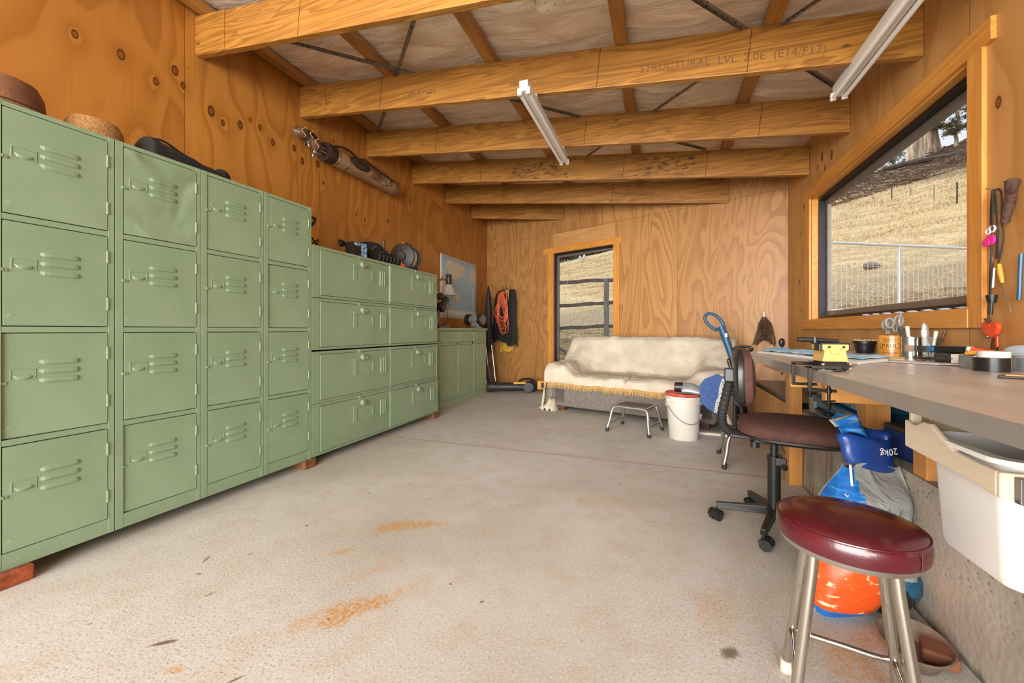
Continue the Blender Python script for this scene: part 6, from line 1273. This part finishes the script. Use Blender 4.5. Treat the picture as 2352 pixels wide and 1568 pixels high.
col = n.ramp(f2, [(.30, lin('8c6e46')), (.48, lin('bf9f6d')), (.66, lin('dcc294'))])
col = n.mix(n.mr(f3, .45, .62, 0, .55), col, lin('8f7142')); col = n.mix(n.mr(f3, .60, .68, 0, .5), col, lin('cdb179'))
rr = n.vm('LENGTH', n.comb(x, y, 0.0), None, 1)
azd = n.math('MULTIPLY', n.math('ARCTAN2', x, y), 57.3)
bark = n.mr(n.math('ADD', n.math('ADD', rr, n.math('MULTIPLY', azd, .9)), n.math('MULTIPLY', f1, 9)), 61, 64)
col = n.mix(n.math('MULTIPLY', bark, .85), col, n.ramp(f2, [(.35, lin('4f3c2c')), (.6, lin('8d7458')), (.72, lin('a8937a'))]))
near = n.math('MULTIPLY', n.mr(n.math('ADD', rr, n.math('MULTIPLY', n.noise(co, .9, 4), 7)), 17.5, 21.0, 1, 0), .85)
dirt = n.ramp(n.noise(co, 22, 5, .6, .75), [(.36, lin('4a3826')), (.5, lin('8a7352')), (.64, lin('baa27a'))])
col = n.mix(near, col, dirt); gr = n.math('MULTIPLY', n.mr(n.noise(co, 2.2, 5, 0, .7), .60, .66, 0, .6), near); col = n.mix(gr, col, lin('5f7038'))
n.bump(n.math('ADD', f2, n.noise(co, 30, 3)), .8, .06); hill_m = n.fin(col, .95)
mb = MB(); NA, NR = 150, 150
def rad(j): return 3.2 + 70 * (j / NR) ** 2.2
for j in range(NR + 1):
    for i in range(NA + 1):
        a = R(-35 + 175 * i / NA); r_ = rad(j); x_, y_ = r_ * math.cos(a), r_ * math.sin(a); mb.v.append((x_, y_, ground(x_, y_) if outd(x_, y_) > .0 else -.35))
for j in range(NR):
    for i in range(NA): mb.f.append((j * (NA + 1) + i, j * (NA + 1) + i + 1, (j + 1) * (NA + 1) + i + 1, (j + 1) * (NA + 1) + i)); mb.mi.append(0)
tagset(obj('hillside_ground', mb, hill_m, smooth=True, merge=False), kind='structure')
def at(az_px, r_):   # a point on the hill in the direction seen at picture column az_px, r_ metres from the shed
    u = (az_px - 1176) / 930; th_ = R(20.08); dx_ = u * math.cos(th_) - math.sin(th_); dy_ = u * math.sin(th_) + math.cos(th_); L_ = math.hypot(dx_, dy_); x_, y_ = dx_ / L_ * r_, dy_ / L_ * r_
    return Vector((x_, y_, ground(x_, y_)))
# grass tufts: a single uncountable mass of blades
rnd = random.Random(11); mb = MB()
for k in range(26000):
    if k < 15000: px = rnd.uniform(1870, 2260); r_ = 7.5 + 36 * rnd.random() ** 1.3
    else: px = rnd.uniform(1255, 1425); r_ = 9 + 40 * rnd.random() ** 1.2
    p = at(px, r_); 
    if outd(p.x, p.y) < 1.3 or (r_ < 19 and rnd.random() < .72): continue
    h = rnd.uniform(.05, .16) * (.5 + .015 * r_); w = .002 + .0006 * r_; a = rnd.random() * PI; dxy = Vector((math.cos(a) * w, math.sin(a) * w, 0)); lean_ = Vector((rnd.uniform(-.5, .5) * h, rnd.uniform(-.5, .5) * h, h))
    mb.add([p - dxy, p + dxy, p + lean_], [(0, 1, 2)])
g = NT('straw_blades'); gm = g.fin(g.ramp(g.noise(g.vm('MULTIPLY', g.co(), (.5, .5, 2.6)), .9, 4), [(.36, lin('a9875a')), (.62, lin('e6cf9f'))]), .9)
tagset(obj('dry_grass', mb, gm, merge=False), 'dry yellow grass blades covering the hillside', 'grass', kind='stuff')
# litter of bark and sticks under the gum trees
mb = MB()
for k in range(900):
    p = at(rnd.uniform(1850, 2270), rnd.uniform(36, 53)); a = rnd.random() * PI; L_ = rnd.uniform(.2, 1.2); mb.tube([p + Vector((-math.cos(a) * L_, -math.sin(a) * L_, .03)), p + Vector((0, 0, .08)), p + Vector((math.cos(a) * L_, math.sin(a) * L_, .05))], rnd.uniform(.015, .045), 4)
tagset(obj('bark_litter', mb, M('bark_litter', '6d5844', .9, 0, .3, 2), merge=False), 'fallen bark and sticks scattered on the upper slope', 'bark', kind='stuff')
mb = MB()
for k in range(1500):
    p = at(rnd.uniform(1860, 2260) if k % 3 else rnd.uniform(1260, 1420), rnd.uniform(7.3, 12.5)); 
    if outd(p.x, p.y) < .9: continue
    a = rnd.random() * PI; L_ = rnd.uniform(.04, .22); mb.tube([p + Vector((-math.cos(a) * L_, -math.sin(a) * L_, .01)), p + Vector((math.cos(a) * L_, math.sin(a) * L_, .03))], rnd.uniform(.003, .009), 4)
tagset(obj('cut_straw', mb, M('straw_litter', 'a58e66', .9, 0, .35, 3), merge=False), 'straw and twigs littering the bank close to the shed', 'straw', kind='stuff')

# welded mesh fence on galvanised rails seen through the side window
A_ = Vector((2.45, 8.0, 0)); Bf = Vector((6.2, 10.15, 0)); dF = (Bf - A_); LF = dF.length; dF.normalize()
fz = lambda t_: (2.45 + .00 * t_, 1.32)
gal = M('galvanised', 'cfcdc8', .45, .35, .05)
fe = thing('mesh_fence', 'galvanised mesh stock fence on pipe rails outside the side window', 'fence', (0, 0, 0))
def fp(t_, z): return A_ + dF * t_ + Vector((0, 0, z))
mb = MB(); mb.cyl(fp(-.6, 2.45), fp(LF + .5, 2.45), .022, n=10); obj('top_rail', mb, gal, fe, smooth=True)
mb = MB(); mb.cyl(fp(-.6, 1.325), fp(LF + .5, 1.34), .022, n=10); obj('bottom_rail', mb, gal, fe, smooth=True)
for tt in (-.55, 1.62, 3.8):
    p = fp(tt, 0); mb = MB(); mb.cyl((p.x, p.y, ground(p.x, p.y) - .1), (p.x, p.y, 2.46), .027, n=10); obj('post', mb, gal, fe, smooth=True)
mb = MB(); k = -.6
while k < LF + .5: mb.cyl(fp(k, 1.33), fp(k, 2.45), .0036, n=4, caps=False); k += .105
for q in range(11): mb.cyl(fp(-.6, 1.36 + q * .103), fp(LF + .5, 1.36 + q * .103), .0036, n=4, caps=False)
obj('wire_mesh', mb, gal, fe)
# weathered post and rail fence behind the end window
ow = timber('weathered_grey_rail', '6f675c', '3a332b', 0, 30, .9, .6); rf = thing('rail_fence', 'weathered grey post-and-rail fence outside the narrow window', 'fence', (0, 0, 0))
E0 = Vector((-3.4, 8.85, 0)); E1 = Vector((.6, 10.33, 0)); dE = (E1 - E0); LE = dE.length; dE.normalize()
for q, z_ in enumerate((2.03, 1.49, .96)):
    m4 = basis(E0 + Vector((0, 0, z_)), (dE + Vector((0, 0, .06))).normalized(), Vector((-dE.y, dE.x, 0)), (0, 0, 1))
    mb = MB(); N_ = 30
    ring = lambda k: [(LE * k / N_, a * (.035 + .008 * nz(k * .8, q)), b * (.040 + .012 * nz(k * .9, q + 5)) + .03 * nz(k * .25, q * 3)) for a, b in ((-1, -1), (1, -1), (1, 1), (-1, 1))]
    mb.v = [tuple(m4 @ Vector(p)) for k in range(N_ + 1) for p in ring(k)]; mb.f = [(k * 4 + i, k * 4 + (i + 1) % 4, (k + 1) * 4 + (i + 1) % 4, (k + 1) * 4 + i) for k in range(N_) for i in range(4)] + [(3, 2, 1, 0), (N_ * 4, N_ * 4 + 1, N_ * 4 + 2, N_ * 4 + 3)]; mb.mi = [0] * len(mb.f)
    obj('rail', mb, ow, rf)
for tt in (.1, 2.34, 4.1):
    p = E0 + dE * tt + Vector((.03, -.06, 0)); mb = MB(); mb.tube([(p.x + .012 * nz(k, tt), p.y, ground(p.x, p.y) - .1 + (2.12 - ground(p.x, p.y) + .1 + .06 * tt * .5) * k / 6) for k in range(7)], .058, 8); obj('post', mb, timber('weathered_post', '8a8276', '4b443a', 2, 30, .9, .5), rf)
t = thing('irrigation_pipe', 'black poly pipe lying down the bank outside the narrow window', 'pipe', (0, 0, 0)); P = [at(1255 + 14 * k, 9.3 - .28 * k) + Vector((0, 0, .06)) for k in range(9)]; mb = MB(); mb.tube(P, .022, 8); obj('pipe', mb, blkp, t, smooth=True)
# droppers / star pickets on the slope
for k, (px, r_, h_, nm) in enumerate(((2048, 32, .8, 'thin steel picket standing alone on the slope, farther'), (2198, 24, .85, 'dark notched steel picket on the slope nearest the window edge'), (2145, 27, .7, 'pale picket on the slope between the two dark ones'), (2091, 31, .5, 'small pale picket high on the slope'), (2005, 34, .45, 'small pale picket near the scrub on the slope'), (1959, 37, .4, 'pale picket farthest towards the window corner'))):
    p = at(px, r_); mb = MB(); mb.box(p.x - .02, p.x + .02, p.y - .02, p.y + .02, p.z - .2, p.z + h_)
    for q in range(5): mb.box(p.x + .018, p.x + .035, p.y - .02, p.y + .02, p.z + h_ * (.2 + .17 * q), p.z + h_ * (.2 + .17 * q) + .03)
    solo('fence_picket', mb, M('picket_dark', '4a4238', .8) if k < 2 else M('picket_pale', '9a9283', .8), nm, 'fence post', 'pickets on the hillside')
# gum trees
gb_ = NT('gum_bark'); c = gb_.co(); f = gb_.noise(gb_.vm('MULTIPLY', c, (3, 3, .5)), 1.2, 5, .8); z_ = gb_.sep(c)[2]
gum = gb_.fin(gb_.ramp(f, [(.35, lin('7d6a56')), (.5, lin('b79f83')), (.66, lin('cdbda4'))]), .9); lf = [M('gum_leaf', '5b6b40', .8, 0, .3, .6), M('gum_leaf_olive', '7a7448', .8, 0, .3, .6), M('gum_leaf_grey', '6f7d62', .8, 0, .3, .6)]
def gumtree(px, r_, h_, tr_, label, leafm, crown=None, nleaf=900, lean_=0.0, seed=1):
    p = at(px, r_); t = thing('gum_tree', label, 'tree', p); rd = random.Random(seed); mb = MB()
    N_ = 14; pts = [(lean_ * k / N_ * h_ * .2 + .25 * nz(k * .5, seed), .2 * nz(k * .5, seed + 9), -.4 + h_ * k / N_) for k in range(N_ + 1)]
    rs = [tr_ * (1 + .4 * math.exp(-k * 1.2)) * (1 - .5 * k / N_) for k in range(N_ + 1)]; mb.tube(pts, rs, 12); obj('trunk', mb, gum, t, smooth=True)
    if crown:
        lv = MB(); br = MB()
        for (cx_, cy_, cz_, cr) in crown:
            k0 = min(range(len(pts)), key=lambda q: abs(pts[q][2] - (cz_ - cr))); br.tube([pts[k0], ((pts[k0][0] + cx_) / 2, (pts[k0][1] + cy_) / 2, (pts[k0][2] + cz_) / 2 - .2), (cx_, cy_, cz_)], [tr_ * .3, tr_ * .2, tr_ * .08], 6)
            for q in range(5):
                d = Vector((rd.gauss(0, 1), rd.gauss(0, 1), rd.gauss(0, .7))).normalized() * cr; br.tube([(cx_, cy_, cz_), (cx_ + d.x * .9, cy_ + d.y * .9, cz_ + d.z * .9)], [tr_ * .07, tr_ * .03], 5)
            cl = [Vector((rd.gauss(0, .45), rd.gauss(0, .45), rd.gauss(0, .4))) * cr for _ in range(14)]
            for _ in range(int(nleaf / len(crown))):
                q = cl[rd.randrange(14)] + Vector((rd.gauss(0, 1), rd.gauss(0, 1), rd.gauss(0, .8))) * cr * .16; c0 = Vector((cx_, cy_, cz_)) + q; a = Vector((rd.gauss(0, 1), rd.gauss(0, 1), rd.gauss(0, 1))).normalized() * .13; b = a.orthogonal().normalized() * .05
                lv.add([c0 - a, c0 + b, c0 + a, c0 - b], [(0, 1, 2, 3)])
        obj('branches', br, gum, t, smooth=True); obj('foliage', lv, leafm, t, merge=False)
    return t
gumtree(2103, 48, 13, .56, 'thick pale gum trunk with flaking bark, farther from the window edge', lf[1], [(-1.5, 0, 9.8, 1.4)], 300, 0, 3)
gumtree(2137, 51, 14, .5, 'thick grey gum trunk close behind the pale one', lf[0], [(.3, 0, 4.2, .8), (0, 0, 2.2, .6)], 500, .1, 5)
gumtree(2196, 50, 7.5, .13, 'small leafy gum tree against the sky beside the window edge', lf[1], [(-1.2, .4, 2.6, 1.0), (.2, 0, 3.4, 1.2), (1.0, -.4, 2.2, .9), (-.2, 0, 1.6, .8), (1.6, -.5, 3.6, 1.1)], 5200, .1, 8)
gumtree(2021, 52, 4.5, .22, 'short pale dead-looking trunk on the ridge', lf[2], None, 0, 0, 2)
gumtree(2052, 60, 6.5, .12, 'bushy grey-green gum beyond the ridge', lf[2], [(0, 0, 3.4, 1.5), (-1.6, 0, 2.6, 1.2), (1.2, 0, 2.4, 1.1), (.4, 0, 4.4, 1.0)], 5000, 0, 6)
gumtree(1992, 58, 5, .12, 'low olive scrub tree at the far end of the ridge', lf[0], [(0, 0, 3.0, 1.3), (-1.6, 0, 2.4, 1.1)], 2200, 0, 7)
for k, px in enumerate((1262, 1292, 1325, 1352, 1380)):
    gumtree(px, 55 + k * .5, 5.5 - .5 * k, .15, ['dark leafy tree on the ridge at the corner of the narrow window', 'second dark tree on the ridge seen through the narrow window', 'middle dark tree on the ridge seen through the narrow window', 'fourth low dark tree on the ridge through the narrow window', 'last low tree on the ridge towards the opposite jamb'][k], M('dark_leaf', '47553a', .85, 0, .3, .6), [(0, 0, 2.0 - .3 * k, 1.9 - .15 * k), (1.6, 0, 1.7 - .3 * k, 1.7 - .12 * k), (-1.5, 0, 1.6 - .3 * k, 1.6 - .12 * k)], 6000, 0, 20 + k)
t = thing('fallen_log', 'dark fallen log below the gum trees on the upper slope', 'log', at(2140, 45.5)); mb = MB(); mb.tube([(-2.6, 1.0, .2), (-1, .3, .3), (1, -.4, .28), (3.4, -1.0, .5)], [.2, .24, .22, .12], 8); obj('log', mb, M('dark_log', '54483c', .9, 0, .3, 2), t, smooth=True)
t = thing('boulder', 'small dark rock lying in the grass above the mesh fence', 'rock', at(2003, 16)); mb = MB(); mb.ball((0, 0, .08), (.22, .16, .12), 12, 8, lambda p: p * (1 + .3 * nz(p.x * 8, p.y * 8, p.z * 8))); obj('rock', mb, M('dark_rock', '7a7064', .9), t, smooth=True)
for k, (px, r_) in enumerate(((1333, 50), (1342, 50.5))):
    t = thing('pale_boulder', ['pale rock on the skyline through the narrow window', 'paler upright rock beside the other one on that skyline'][k], 'rock', at(px, r_)); mb = MB(); mb.ball((0, 0, .15), (.22, .22, .42), 12, 8, lambda p: p * (1 + .25 * nz(p.x * 3 + k, p.y * 3, p.z * 3))); obj('rock', mb, M('pale_rock', 'c9bfae', .9), t, smooth=True)
